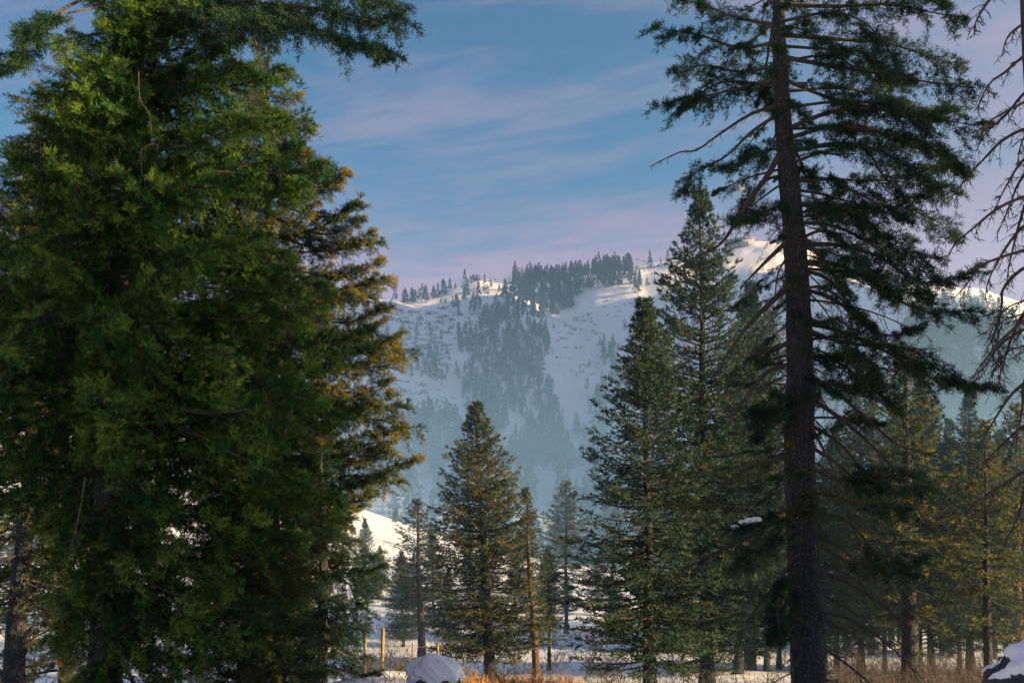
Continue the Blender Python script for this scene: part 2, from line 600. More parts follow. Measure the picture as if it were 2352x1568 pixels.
def plain_mat(name, c, rough=.8, var=.25, scale=6.0):
    m, nt, N, L = new_mat(name)
    out = N("ShaderNodeOutputMaterial")
    bs = N("ShaderNodeBsdfPrincipled"); bs.inputs["Roughness"].default_value = rough
    tc = N("ShaderNodeTexCoord")
    no = N("ShaderNodeTexNoise"); no.inputs["Scale"].default_value = scale; no.inputs["Detail"].default_value = 5
    L(tc.outputs["Object"], no.inputs["Vector"])
    r = ramp(N, [(.3, tuple(k * (1 - var) for k in c)), (.7, tuple(min(1, k * (1 + var)) for k in c))])
    L(no.outputs["Fac"], r.inputs[0]); L(r.outputs[0], bs.inputs["Base Color"])
    L(bs.outputs[0], out.inputs[0])
    return m


def snow_mat(name, brush, brush_amt, scale, fine):
    """snow with dry brush and grass showing through in ragged patches"""
    m, nt, N, L = new_mat(name)
    out = N("ShaderNodeOutputMaterial")
    bs = N("ShaderNodeBsdfPrincipled"); bs.inputs["Roughness"].default_value = .75
    bs.inputs["Specular IOR Level"].default_value = .2
    geo = N("ShaderNodeNewGeometry")
    n1 = N("ShaderNodeTexNoise"); n1.inputs["Scale"].default_value = scale; n1.inputs["Detail"].default_value = 4
    n2 = N("ShaderNodeTexNoise"); n2.inputs["Scale"].default_value = fine; n2.inputs["Detail"].default_value = 6; n2.inputs["Roughness"].default_value = .7
    for k in (n1, n2): L(geo.outputs["Position"], k.inputs["Vector"])
    at_ = N("ShaderNodeAttribute"); at_.attribute_name = "tint"
    a = N("ShaderNodeMath"); a.operation = 'MULTIPLY_ADD'; a.inputs[1].default_value = .8
    L(n1.outputs["Fac"], a.inputs[0]); L(n2.outputs["Fac"], a.inputs[2])
    b = N("ShaderNodeMath"); b.operation = 'ADD'; L(a.outputs[0], b.inputs[0]); L(at_.outputs["Fac"], b.inputs[1])
    mr = N("ShaderNodeMapRange"); mr.inputs["From Min"].default_value = 1.12 - brush_amt; mr.inputs["From Max"].default_value = 1.22 - brush_amt
    L(b.outputs[0], mr.inputs["Value"])
    mx = N("ShaderNodeMix"); mx.data_type = 'RGBA'
    L(mr.outputs[0], mx.inputs["Factor"]); mx.inputs["A"].default_value = (.80, .82, .86, 1); mx.inputs["B"].default_value = (*brush, 1)
    L(mx.outputs["Result"], bs.inputs["Base Color"])
    bp = N("ShaderNodeBump"); bp.inputs["Strength"].default_value = .35; bp.inputs["Distance"].default_value = .3 / fine
    L(n2.outputs["Fac"], bp.inputs["Height"]); L(bp.outputs[0], bs.inputs["Normal"])
    L(bs.outputs[0], out.inputs[0])
    return m


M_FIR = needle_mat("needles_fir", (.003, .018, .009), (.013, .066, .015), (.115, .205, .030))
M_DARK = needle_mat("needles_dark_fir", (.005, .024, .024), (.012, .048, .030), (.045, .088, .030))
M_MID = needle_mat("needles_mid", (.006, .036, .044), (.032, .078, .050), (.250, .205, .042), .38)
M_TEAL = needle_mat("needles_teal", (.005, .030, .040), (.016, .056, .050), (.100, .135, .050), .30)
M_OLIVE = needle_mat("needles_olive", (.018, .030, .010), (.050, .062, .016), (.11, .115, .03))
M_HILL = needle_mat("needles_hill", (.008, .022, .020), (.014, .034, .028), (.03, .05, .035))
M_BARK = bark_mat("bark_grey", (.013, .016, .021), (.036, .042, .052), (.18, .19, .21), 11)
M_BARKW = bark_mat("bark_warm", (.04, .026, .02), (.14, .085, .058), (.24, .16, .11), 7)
M_TWIG = plain_mat("twig_wood", (.05, .042, .036), .9, .4)
M_MOSS = plain_mat("moss", (.075, .085, .016), 1, .5, 30)
M_GREYTWIG = plain_mat("grey_twig_wood", (.035, .031, .030), .9, .35)
M_SNOW = snow_mat("snow_ground", (.075, .055, .038), 0.0, .12, 1.6)
M_HSNOW = snow_mat("snow_hill", (.060, .052, .042), 0.0, .02, .16)
M_PURE = snow_mat("snow_clean", (.7, .7, .7), -1.0, .3, 3)
M_ROCK = bark_mat("lichened_rock", (.018, .018, .022), (.060, .060, .068), (.17, .17, .16), 6, .9)
M_POST = plain_mat("post_wood", (.20, .15, .085), .85, .5, 14)
M_STEEL = plain_mat("grey_steel", (.16, .17, .18), .5, .15)
M_WALL = plain_mat("grey_wall", (.22, .22, .22), .8, .15)
M_GRASS = plain_mat("dry_grass", (.30, .16, .07), .9, .45, 1.5)

# ------------------------------------------------------------------ terrain
def build_terrain():
    rs = np.concatenate([np.linspace(.6, 20, 40, endpoint=False), np.geomspace(20, 260, 90, endpoint=False),
                         np.geomspace(260, 1250, 150, endpoint=False), np.geomspace(1250, 4000, 60)])
    ang = np.concatenate([np.linspace(-180, -36, 72, endpoint=False), np.linspace(-36, 36, 300, endpoint=False), np.linspace(36, 180, 72, endpoint=False)])
    na = len(ang)
    A, RR = np.meshgrid(np.radians(ang), rs)
    X, Y = RR * np.sin(A), RR * np.cos(A)
    Z = height(X, Y)
    # how much dry brush shows: none on the pistes, much on the left slope
    px = X / np.maximum(Y, 1)
    br = np.full(X.shape, -.10)
    hill = (Y > 300)
    left = hill & (px < .02) & (Y > 420)
    br = np.where(left, .06, br)
    br = np.where(hill & (px > .05), -.10, br)
    br = np.where(Y > 1250, .02, br)
    near = Y < 120
    br = np.where(near, -.16 + .22 * np.exp(-((X - 3) / 6.0) ** 2 - ((Y - 40) / 14.0) ** 2), br)
    br = np.where((X > -.5) & (Y > 24) & (Y < 62), .06 + .10 * fbm(X / 5.0, Y / 5.0, 3, 77), br)
    br = np.where((Y > 105) & (Y < 270) & (X < 0), .07, br)  # dry brush raised on the spur to dim its glare and colour it sun-orange
    V = np.stack([X, Y, Z], -1)

    def piece(name, i0, i1, mat):
        v = V[i0:i1 + 1].reshape(-1, 3); t = br[i0:i1 + 1].ravel()
        i = np.arange(i1 - i0)[:, None] * na; j = np.arange(na)[None]; jn = (j + 1) % na
        Q = np.stack([i + j, i + na + j, i + na + jn, i + jn], -1).reshape(-1, 4)
        if i0 == 0:
            v = np.vstack([v, [[0, 0, h1(0, 0)]]]); t = np.append(t, -.1)
            c = len(v) - 1
            jj = np.arange(0, na, 2)
            Q = np.vstack([Q, np.stack([np.full(len(jj), c), jj, (jj + 1) % na, (jj + 2) % na], -1)])
        o = link(name, mesh_of(name, v, Q, mat, t, True))
        o["kind"] = "structure"
        return o
    k1 = int(np.searchsorted(rs, 260)); k2 = int(np.searchsorted(rs, 1250))
    piece("ground", 0, k1, M_SNOW)
    piece("hillside", k1, k2, M_HSNOW)
    piece("far_hills", k2, len(rs) - 1, M_HSNOW)


build_terrain()


def volume_box(name, x0, x1, y0, y1, z0, z1, dens, col, aniso):
    g = Geo()
    g.box(((x0 + x1) / 2, (y0 + y1) / 2, (z0 + z1) / 2), ((x1 - x0) / 2, (y1 - y0) / 2, (z1 - z0) / 2))
    m, nt, N, L = new_mat(name + "_air")
    out = N("ShaderNodeOutputMaterial")
    v = N("ShaderNodeVolumePrincipled")
    v.inputs["Density"].default_value = dens
    v.inputs["Color"].default_value = (*col, 1)
    v.inputs["Anisotropy"].default_value = aniso
    L(v.outputs[0], out.inputs["Volume"])
    V, Q, T, M = g.arr()
    o = link(name, mesh_of(name, V, Q, m))
    tag(o, kind="stuff")
    return o


HAZE_DENS = 0.00012
MIST_DENS = 0.0030
volume_box("haze", -4100, 4100, -4100, 4100, -40, 440, HAZE_DENS, (.40, .71, 1.0), .70)
volume_box("valley_mist", -900, 1200, 33, 1000, -30, 36, MIST_DENS, (.40, .71, 1.0), .70)


# ------------------------------------------------------------------ trunks and mid-distance trees
def trunk_mesh(name, P, r, mat, sides=14, rough=.08, seed=0):
    P = np.asarray(P, float)
    g = Geo()
    g.tube(P, r, sides)
    V, Q, T, M = g.arr()
    n = len(P)
    V = V.reshape(n, sides, 3)
    c = P[:, None]
    f = 1 + rough * 2 * fbm(np.arange(sides)[None] * 1.7 + seed, np.arange(n)[:, None] * .8, 2, seed)
    V = c + (V - c) * f[..., None]
    return mesh_of(name, V.reshape(-1, 3), Q, mat, None, True)


P_MID = dict(start=.12, ds=.17, tw=.62, k=4, m=4, tt=.27, sl=.16, sw=.040, sag=.18, ang=1.0, elev=.05, elev_sd=.4, cross=False, sides=4, wr=2, lift=.12, slift=.15)


def crown_geo(H, prof, rng, P, z0, per_m=8, droop=.12, up=.5, top_up=.9, gapseed=None):
    """crown of a conifer H tall; prof(h/H) gives the radius. Returns needles and limbs."""
    leaf, wood = Geo(), Geo()
    n = int((H - z0) * per_m)
    hs = np.sort(z0 + (H - z0) * (rng.uniform(0, 1, n) ** .9))
    az = rng.uniform(0, 2 * PI) + np.arange(n) * 2.399 + rng.normal(0, .4, n)
    for h, a in zip(hs, az):
        f = h / H
        r = prof(f) * rng.uniform(.72, 1.12)
        if r < .12: r = .12
        if gapseed is not None and float(vnoise(h * 1.1, a * 1.3, gapseed)) < -.27: r *= .45
        k = 5
        t = np.linspace(0, 1, k)
        rise = r * (-droop + (top_up + droop) * max(0, f - .35) / .65)
        dz = rise * t + up * .25 * r * (t ** 2.2) * (1 if f < .8 else .4) - .16 * r * t * (1 - t)
        rad = .05 + r * t
        wob = rng.normal(0, .04 * r, k) * t
        ax = np.stack([rad * math.cos(a) - wob * math.sin(a), rad * math.sin(a) + wob * math.cos(a), h + dz - .3 * rise], 1)
        PP = dict(P)
        PP['tw'] = P['tw'] * min(1.25, .35 + .38 * r)
        bough(ax, .012 + .012 * r, PP, rng, wood, leaf)
    # leader
    tip = np.array([[0, 0, H - 1.0], [0, 0, H - .45], [0, 0, H]])
    bough(tip, .02, dict(P, start=0, tw=.16, tt=.12, sl=.12, ds=.06), rng, wood, leaf)
    return leaf, wood


def prof_cone(R0, p=.8, low=.8):
    return lambda f: R0 * (max(0, 1 - f) ** p) * (1 if f > .25 else low + (1 - low) * f / .25)


def prof_pts(pts):
    a = np.array(pts, float)
    return lambda f: float(np.interp(f, a[:, 0], a[:, 1]))


CROWNS = {}


def make_crown(key, H, prof, seed, z0, mat, P=P_MID, **kw):
    rng = np.random.default_rng(seed)
    leaf, wood = crown_geo(H, prof, rng, P, z0, **kw)
    CROWNS[key] = (leaf.mesh("crown", mat), wood.mesh("limbs", M_TWIG), H)


# dense cone, ragged cone, tall spruce, thin pine, loose, sapling
make_crown("fir", 13, prof_pts([(0, 1.6), (.1, 2.3), (.25, 2.6), (.5, 2.3), (.7, 1.65), (.85, .85), (.94, .32), (1, .08)]), 11, 1.0, M_MID, per_m=28)
make_crown("firB", 16, prof_pts([(0, 2.6), (.2, 3.2), (.45, 2.7), (.7, 1.7), (.86, .78), (.94, .30), (1, .08)]), 12, 1.2, M_TEAL, per_m=24, gapseed=5)
make_crown("spruce", 18, prof_pts([(0, 2.4), (.25, 3.0), (.5, 2.75), (.75, 1.75), (.88, .85), (.95, .32), (1, .08)]), 13, 1.6, M_TEAL, per_m=21, gapseed=9)
make_crown("pine", 14, prof_pts([(0, .9), (.3, 1.7), (.5, 1.6), (.75, .8), (.9, .5), (1, .12)]), 14, 3.2, M_MID, per_m=13, gapseed=3)
make_crown("loose", 15, prof_pts([(0, 1.8), (.3, 2.6), (.6, 2.2), (.8, 1.4), (.93, .7), (1, .15)]), 15, 3.0, M_MID, per_m=13, gapseed=6, droop=.25)
make_crown("young", 9, prof_pts([(0, 2.4), (.2, 2.5), (.5, 1.9), (.8, .9), (1, .1)]), 16, .4, M_DARK, per_m=22)


def conifer(name, key, u0, u1, vtop, Y, label, group=None, cat="tree", bark=None, rb=None, rot=0.0, wide=1.0, base=None):
    """a conifer whose foot stands at picture column u0 and whose tip is at (u1, vtop), Y metres away"""
    leaf, wood, H0 = CROWNS[key]
    top = at(u1, vtop, Y)
    x0 = at(u0, 1530, Y)[0]
    zb = h1(x0, Y) if base is None else base
    H = top[2] - zb
    s = H / H0
    root = empty(name, (x0, Y, zb - .05), label, cat, group)
    lean = Vector((top[0] - x0, 0, H))
    q = Vector((0, 0, 1)).rotation_difference(lean.normalized())
    root.rotation_mode = 'QUATERNION'
    root.rotation_quaternion = q
    rb = rb or .012 * H + .02
    hh = np.linspace(0, H * .97, 12)
    tr = rb * (1 - hh / H) ** .8 + .008
    tr[0] *= 1.35
    wob = np.stack([.03 * np.sin(hh * .9 + u0), .03 * np.cos(hh * .7 + u0), hh], 1)
    link("trunk", trunk_mesh("trunk", wob, tr, bark or M_BARK, 9, .06, int(u0)), root)
    for nm, me in (("crown", leaf), ("limbs", wood)):
        o = link(nm, me, root)
        o.scale = (s * wide, s * wide, s)
        o.rotation_euler = (0, 0, rot)
    return root



# ------------------------------------------------------------------ near firs: limbs and foliage as parts
P_FIR = dict(start=.04, ds=.050, tw=.62, k=8, m=5, tt=.22, sl=.082, sw=.031, nb=9, sag=.34, pend=.22, ang=.95, elev=.15, elev_sd=.8, sides=6, lift=.22, slift=.30, fuzz=.38, sfuzz=.5, taper=.45)
P_OLD = dict(start=.30, ds=.055, tw=.66, k=7, m=4, tt=.19, sl=.085, sw=.05, nb=4, sag=.30, pend=.12, ang=.95, elev=.0, elev_sd=.5, sides=6, lift=.1, slift=.1, fuzz=.4, sfuzz=.5, gap=.35, gapcut=-.16, taper=.5)
P_DEAD = dict(start=.12, ds=.16, tw=.40, k=5, m=1, tt=.20, sl=.1, sw=.1, sag=.35, ang=1.0, elev=-.3, elev_sd=.6, sides=6, bare=True, wr=1.5)
rng0 = np.random.default_rng(77)


def variants(P, Ls, per, seed, mat, shape, r_of=lambda L: .012 + .013 * L):
    out = []
    for L in Ls:
        for k in range(per):
            rng = np.random.default_rng(seed + int(L * 100) + k)
            t = np.linspace(0, 1, 10)
            ax = np.stack([L * t, np.cumsum(rng.normal(0, .03 * L, 10)) * t, shape(t, L, rng)], 1)
            w, l = bough(ax, r_of(L), P, rng)
            out.append((L, w.mesh("branch", M_TWIG, True), l.mesh("foliage", mat) if l.n else None, ax[-1, 2]))
    return out


def put_bough(root, var, h, az, length, pitch, roll, cx=0.0, cyy=0.0, r=.1, mat=None):
    L, wm, lm, dz = var
    o = link("branch", wm, root, (cx + r * math.cos(az), cyy + r * math.sin(az), h), (roll, -pitch, az), length / L)
    f = link("foliage", lm, o)
    if mat is not None and mat is not lm.materials[0]:
        f.material_slots[0].link = 'OBJECT'
        f.material_slots[0].material = mat
    return o


def limb(root, P3, r0, P, rng, mat, name="branch", wood_mat=None, n=16):
    """a limb of its own shape, given as points in the tree's space"""
    w, l = bough(spine(P3, n), r0, P, rng)
    o = link(name, w.mesh(name, wood_mat or M_TWIG, True), root)
    if l.n:
        link("foliage", l.mesh("foliage", mat), o)
    return o


def outline_fir(name, Y, foot, tip, outline, label, seed, mat, var, rb, vbase, per_m, front=.8, hmax=None, skip=None, group=None, bark=None, z_low=.3, lowpitch=-.25):
    """a fir whose crown reaches the given silhouette: outline rows are (v, uL, uR)"""
    rng = np.random.default_rng(seed)
    x0 = at(foot, 1500, Y)[0]
    zb = h1(x0, Y)
    root = empty(name, (x0, Y, zb - .05), label, "tree", group)
    top = at(tip[0], tip[1], Y)
    H = top[2] - zb
    hh = np.linspace(0, H, 22)
    lx = (top[0] - x0) * (hh / H)
    P = np.stack([lx + .05 * np.sin(hh * .8), .04 * np.cos(hh * .7), hh], 1)
    tr = rb * (1 - hh / H) ** .75 + .01
    tr[0] *= 1.3
    link("trunk", trunk_mesh("trunk", P, tr, bark or M_BARK, 20, .10, seed), root)
    rows = []
    for v, ul, ur in outline:
        h = at(1176, v, Y)[2] - zb
        rows.append((h, x0 - at(ul, v, Y)[0], at(ur, v, Y)[0] - x0))
    rows = np.array(sorted(rows))
    n = int((H - z_low) * per_m)
    cnt = 0
    for i in range(n):
        h = z_low + (H - z_low) * (i + rng.uniform(0, 1)) / n
        az = i * 2.39996 + rng.normal(0, .35)
        c, s = math.cos(az), math.sin(az)
        lxh = np.interp(h, hh, lx)
        rl = np.interp(h, rows[:, 0], rows[:, 1]) + lxh
        rr = np.interp(h, rows[:, 0], rows[:, 2]) - lxh
        rx = rr if c > 0 else rl
        rf = front * .5 * (max(rl, .3) + max(rr, .3))
        rad = 1.0 / math.sqrt((c / max(rx, .25)) ** 2 + (s / max(rf, .25)) ** 2)
        length = rad * (rng.uniform(.62, 1.10) if i % 3 else rng.uniform(.98, 1.12)) * 1.02
        if length < .3: length = .3
        if skip and skip(h, az, lxh + x0 + length * c, Y + length * s, zb): continue
        cand = [q for q in var if q[0] >= length * .62 and q[0] <= length * 1.8] or [min(var, key=lambda q: abs(q[0] - length))]
        q = cand[int(rng.integers(len(cand)))]
        f = h / H
        pitch = lowpitch + .75 * max(0, f - .25) + rng.normal(0, .12)
        hb = h - math.sin(pitch) * length * .8 - q[3] * (length / q[0]) * .6
        hb = min(max(hb, .15), H - .15)
        rt = np.interp(hb, hh, tr)
        put_bough(root, q, hb, az, length, pitch, rng.normal(0, .25), np.interp(hb, hh, lx), 0, rt * .6, mat)
        cnt += 1
    return root, x0, zb


VAR_FIR = variants(P_FIR, (1.3, 2.2, 3.2), 3, 300, M_FIR, lambda t, L, rng: L * (.10 * t - .42 * t ** 2 * rng.uniform(.6, 1.2) + .34 * t ** 3))
LEFT_OUT = [(-420, 270, 420), (-150, 240, 500), (60, 232, 545), (140, 222, 585), (230, 165, 670), (330, 90, 690), (430, 55, 650), (520, 0, 640), (620, -60, 690),
            (700, -90, 745), (790, -110, 785), (900, -110, 775), (1000, -100, 755), (1080, -60, 735), (1160, 60, 690), (1215, 135, 650), (1300, 145, 600),
            (1400, 150, 550), (1480, 165, 535), (1545, 190, 480), (1620, 220, 300)]


def left_skip(h, az, x, y, zb):
    """keeps the gap that bares the trunk on the side of the viewer"""
    if math.sin(az) < .35:
        for k in (.45, .7, .9, 1.05):
            d = np.array([LX0 + (x - LX0) * k, YL + (y - YL) * k, h + zb]) - EYE
            yc = d[1] * math.cos(PITCH) + d[2] * math.sin(PITCH)
            zc = -d[1] * math.sin(PITCH) + d[2] * math.cos(PITCH)
            u, v = 1176 + FX * d[0] / yc, 784 - FX * zc / yc
            if 180 < u < 300 and 1040 < v < 1190: return True
    return False


YL = 15.0
LX0 = at(236, 1500, YL)[0]
left_root, LX, LZ = outline_fir("fir_tree", YL, 236, (345, -520), LEFT_OUT, "huge dense green fir filling the left side, its trunk bared in one gap", 5, M_FIR, VAR_FIR, .25, 1568, 20.5, front=.85, skip=left_skip)


def in_tree(root, pts, Y, dy):
    """points of the picture at the tree's distance (plus an offset towards or away from the eye), in the tree's own space"""
    b = np.array(root.location)
    k = np.linspace(0, 1, len(pts))
    return [at(u, v, Y + dy * kk) - b for (u, v), kk in zip(pts, k)]


for pts, dy, r0, P in [
        ([(335, 15), (480, 5), (640, 12), (760, 25), (860, 45), (928, 30)], -2.0, .06, dict(P_OLD, start=.22, tw=.75)),
        ([(340, 30), (520, 40), (660, 45), (770, 85), (850, 110), (895, 125)], -2.6, .05, dict(P_OLD, start=.3, tw=.55)),
        ([(340, -40), (520, -50), (700, -30), (820, -5), (905, 10)], -1.5, .06, dict(P_OLD, start=.25, tw=.7)),
        ([(340, 40), (430, 40), (540, 50), (620, 50)], -2.2, .05, dict(P_OLD, start=.1, tw=.8, gap=0)),
        ([(330, -20), (420, -10), (560, 25), (690, 20)], -1.2, .05, dict(P_OLD, start=.1, tw=.8, gap=0)),
        ([(335, -60), (220, -15), (130, 30), (75, 85), (45, 140), (0, 165)], -2.5, .04, dict(P_OLD, start=.55, tw=.32)),
        ([(335, -10), (230, 15), (140, 35), (90, 60), (60, 75)], -2.8, .03, dict(P_OLD, start=.55, tw=.3)),
        ([(330, 60), (160, 90), (60, 120), (0, 125), (-60, 150)], -1.6, .03, dict(P_OLD, start=.72, tw=.5, gap=0)),
        ([(540, 45), (575, 75), (592, 115), (603, 180)], 0.0, .025, dict(P_DEAD, tw=.12, tt=.08, k=2, ds=.4))]:
    limb(left_root, in_tree(left_root, pts, YL, dy), r0, P, rng0, M_DARK)
for pts, r_ in (([(318, 165), (322, 230), (343, 262), (350, 320), (368, 340)], .007), ([(352, 330), (324, 347), (326, 400), (318, 440)], .006), ([(620, 688), (660, 700), (705, 702)], .010), ([(196, 1095), (182, 1180), (160, 1270), (140, 1380)], .009)):
    limb(left_root, in_tree(left_root, pts, YL - 2.6, 0), r_, dict(P_DEAD, tw=.16, tt=.10, k=3, ds=.10, wr=.7), rng0, M_FIR, "dead_twig", M_TWIG)

# olive fir beside it, and the small dark fir at its foot
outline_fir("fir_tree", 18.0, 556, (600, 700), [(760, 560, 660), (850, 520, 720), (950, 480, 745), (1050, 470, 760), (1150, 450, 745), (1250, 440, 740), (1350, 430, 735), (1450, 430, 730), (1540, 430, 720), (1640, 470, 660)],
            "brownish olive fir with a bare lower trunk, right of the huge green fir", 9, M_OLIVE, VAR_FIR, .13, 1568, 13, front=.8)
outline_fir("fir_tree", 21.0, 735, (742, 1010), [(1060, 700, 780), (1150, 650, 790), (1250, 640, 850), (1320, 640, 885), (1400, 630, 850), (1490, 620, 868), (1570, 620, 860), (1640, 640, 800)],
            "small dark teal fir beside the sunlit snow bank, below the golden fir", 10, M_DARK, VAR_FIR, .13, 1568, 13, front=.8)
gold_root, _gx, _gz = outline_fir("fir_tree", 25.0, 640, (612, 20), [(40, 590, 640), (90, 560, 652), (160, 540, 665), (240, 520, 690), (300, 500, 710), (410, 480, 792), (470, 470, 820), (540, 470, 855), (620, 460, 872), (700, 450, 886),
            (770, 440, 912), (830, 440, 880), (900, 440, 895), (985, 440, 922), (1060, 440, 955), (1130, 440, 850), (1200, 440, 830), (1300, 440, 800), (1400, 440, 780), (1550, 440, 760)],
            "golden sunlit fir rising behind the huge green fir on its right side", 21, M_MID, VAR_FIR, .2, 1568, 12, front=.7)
for (uu, vv) in [(792, 402), (818, 468), (826, 505), (857, 538), (872, 598), (868, 640), (888, 700), (880, 740), (917, 768), (905, 800), (892, 872), (900, 905), (922, 982), (905, 1010), (956, 1052), (900, 1080), (852, 1132), (830, 1165)]:
    du = uu - 640
    pts = [(636, vv + .20 * du - 40), (640 + du * .3, vv + .16 * du - 8), (640 + du * .65, vv + .12 * du + 10), (640 + du * .88, vv + .05 * du + 4), (uu, vv)]
    limb(gold_root, in_tree(gold_root, pts, 25.0, rng0.normal(-.6, .5)), .045, dict(P_FIR, start=.3, tw=.42, ds=.075, sl=.10, sw=.05, nb=5, pend=.05, elev_sd=.45, lift=.3), rng0, M_MID)
outline_fir("fir_tree", 24.0, 160, (150, 25), [(60, 120, 185), (120, 80, 200), (190, 60, 215), (260, 45, 240), (350, 10, 260), (450, -30, 300), (600, -80, 340), (800, -120, 340), (1000, -140, 340), (1150, -100, 340), (1300, 40, 300)],
            "golden-topped fir behind the huge green fir at the far left", 22, M_MID, VAR_FIR, .16, 1568, 9, front=.7)

# ------------------------------------------------------------------ the old rough-barked fir on the right
YT = 17.0
RT = [(1862, 1640), (1858, 1568), (1846, 1300), (1836, 1000), (1838, 800), (1822, 520), (1797, 260), (1788, 0), (1782, -300), (1778, -620)]
bx = at(1862, 1640, YT)
right_root = empty("old_fir_tree", (bx[0], YT, h1(bx[0], YT) - .1), "old fir with a thick rough grey trunk and drooping half-bare limbs on the right", "tree")
_b = np.array(right_root.location)
tp = [np.array([0, 0, 0.0])] + [at(u, v, YT) - _b for u, v in RT]
tp = spine(tp, 60)
zz = tp[:, 2]
rt_ = np.interp(zz, [0, .6, 3, 6, 10, 16], [.36, .30, .265, .235, .175, .05])
TRUNK_Z, TRUNK_X = zz, tp[:, 0]


def barky_trunk(P, r, sides, mat, seed):
    g = Geo(); g.tube(P, r, sides)
    V, Q, T, M = g.arr()
    n = len(P)
    V = V.reshape(n, sides, 3); c = P[:, None]
    a = np.arange(sides)[None] * 1.0; z = P[:, 2][:, None]
    cs, sn = np.cos(a * 2 * PI / sides), np.sin(a * 2 * PI / sides)
    f = 1 + .10 * fbm(cs * 3 + sn * 5 + 9, z * 1.3 + sn * 4, 3, seed) + .10 * fbm(cs * 11 + 20, z * 5 + sn * 11, 3, seed + 5)
    V = c + (V - c) * f[..., None]
    return mesh_of("trunk", V.reshape(-1, 3), Q, mat, None, True)


tz = np.linspace(0, zz[-1], 240)
tP = np.stack([np.interp(tz, zz, tp[:, k]) for k in range(3)], 1)
link("trunk", barky_trunk(tP, np.interp(tz, zz, rt_), 64, M_BARK, 31), right_root)

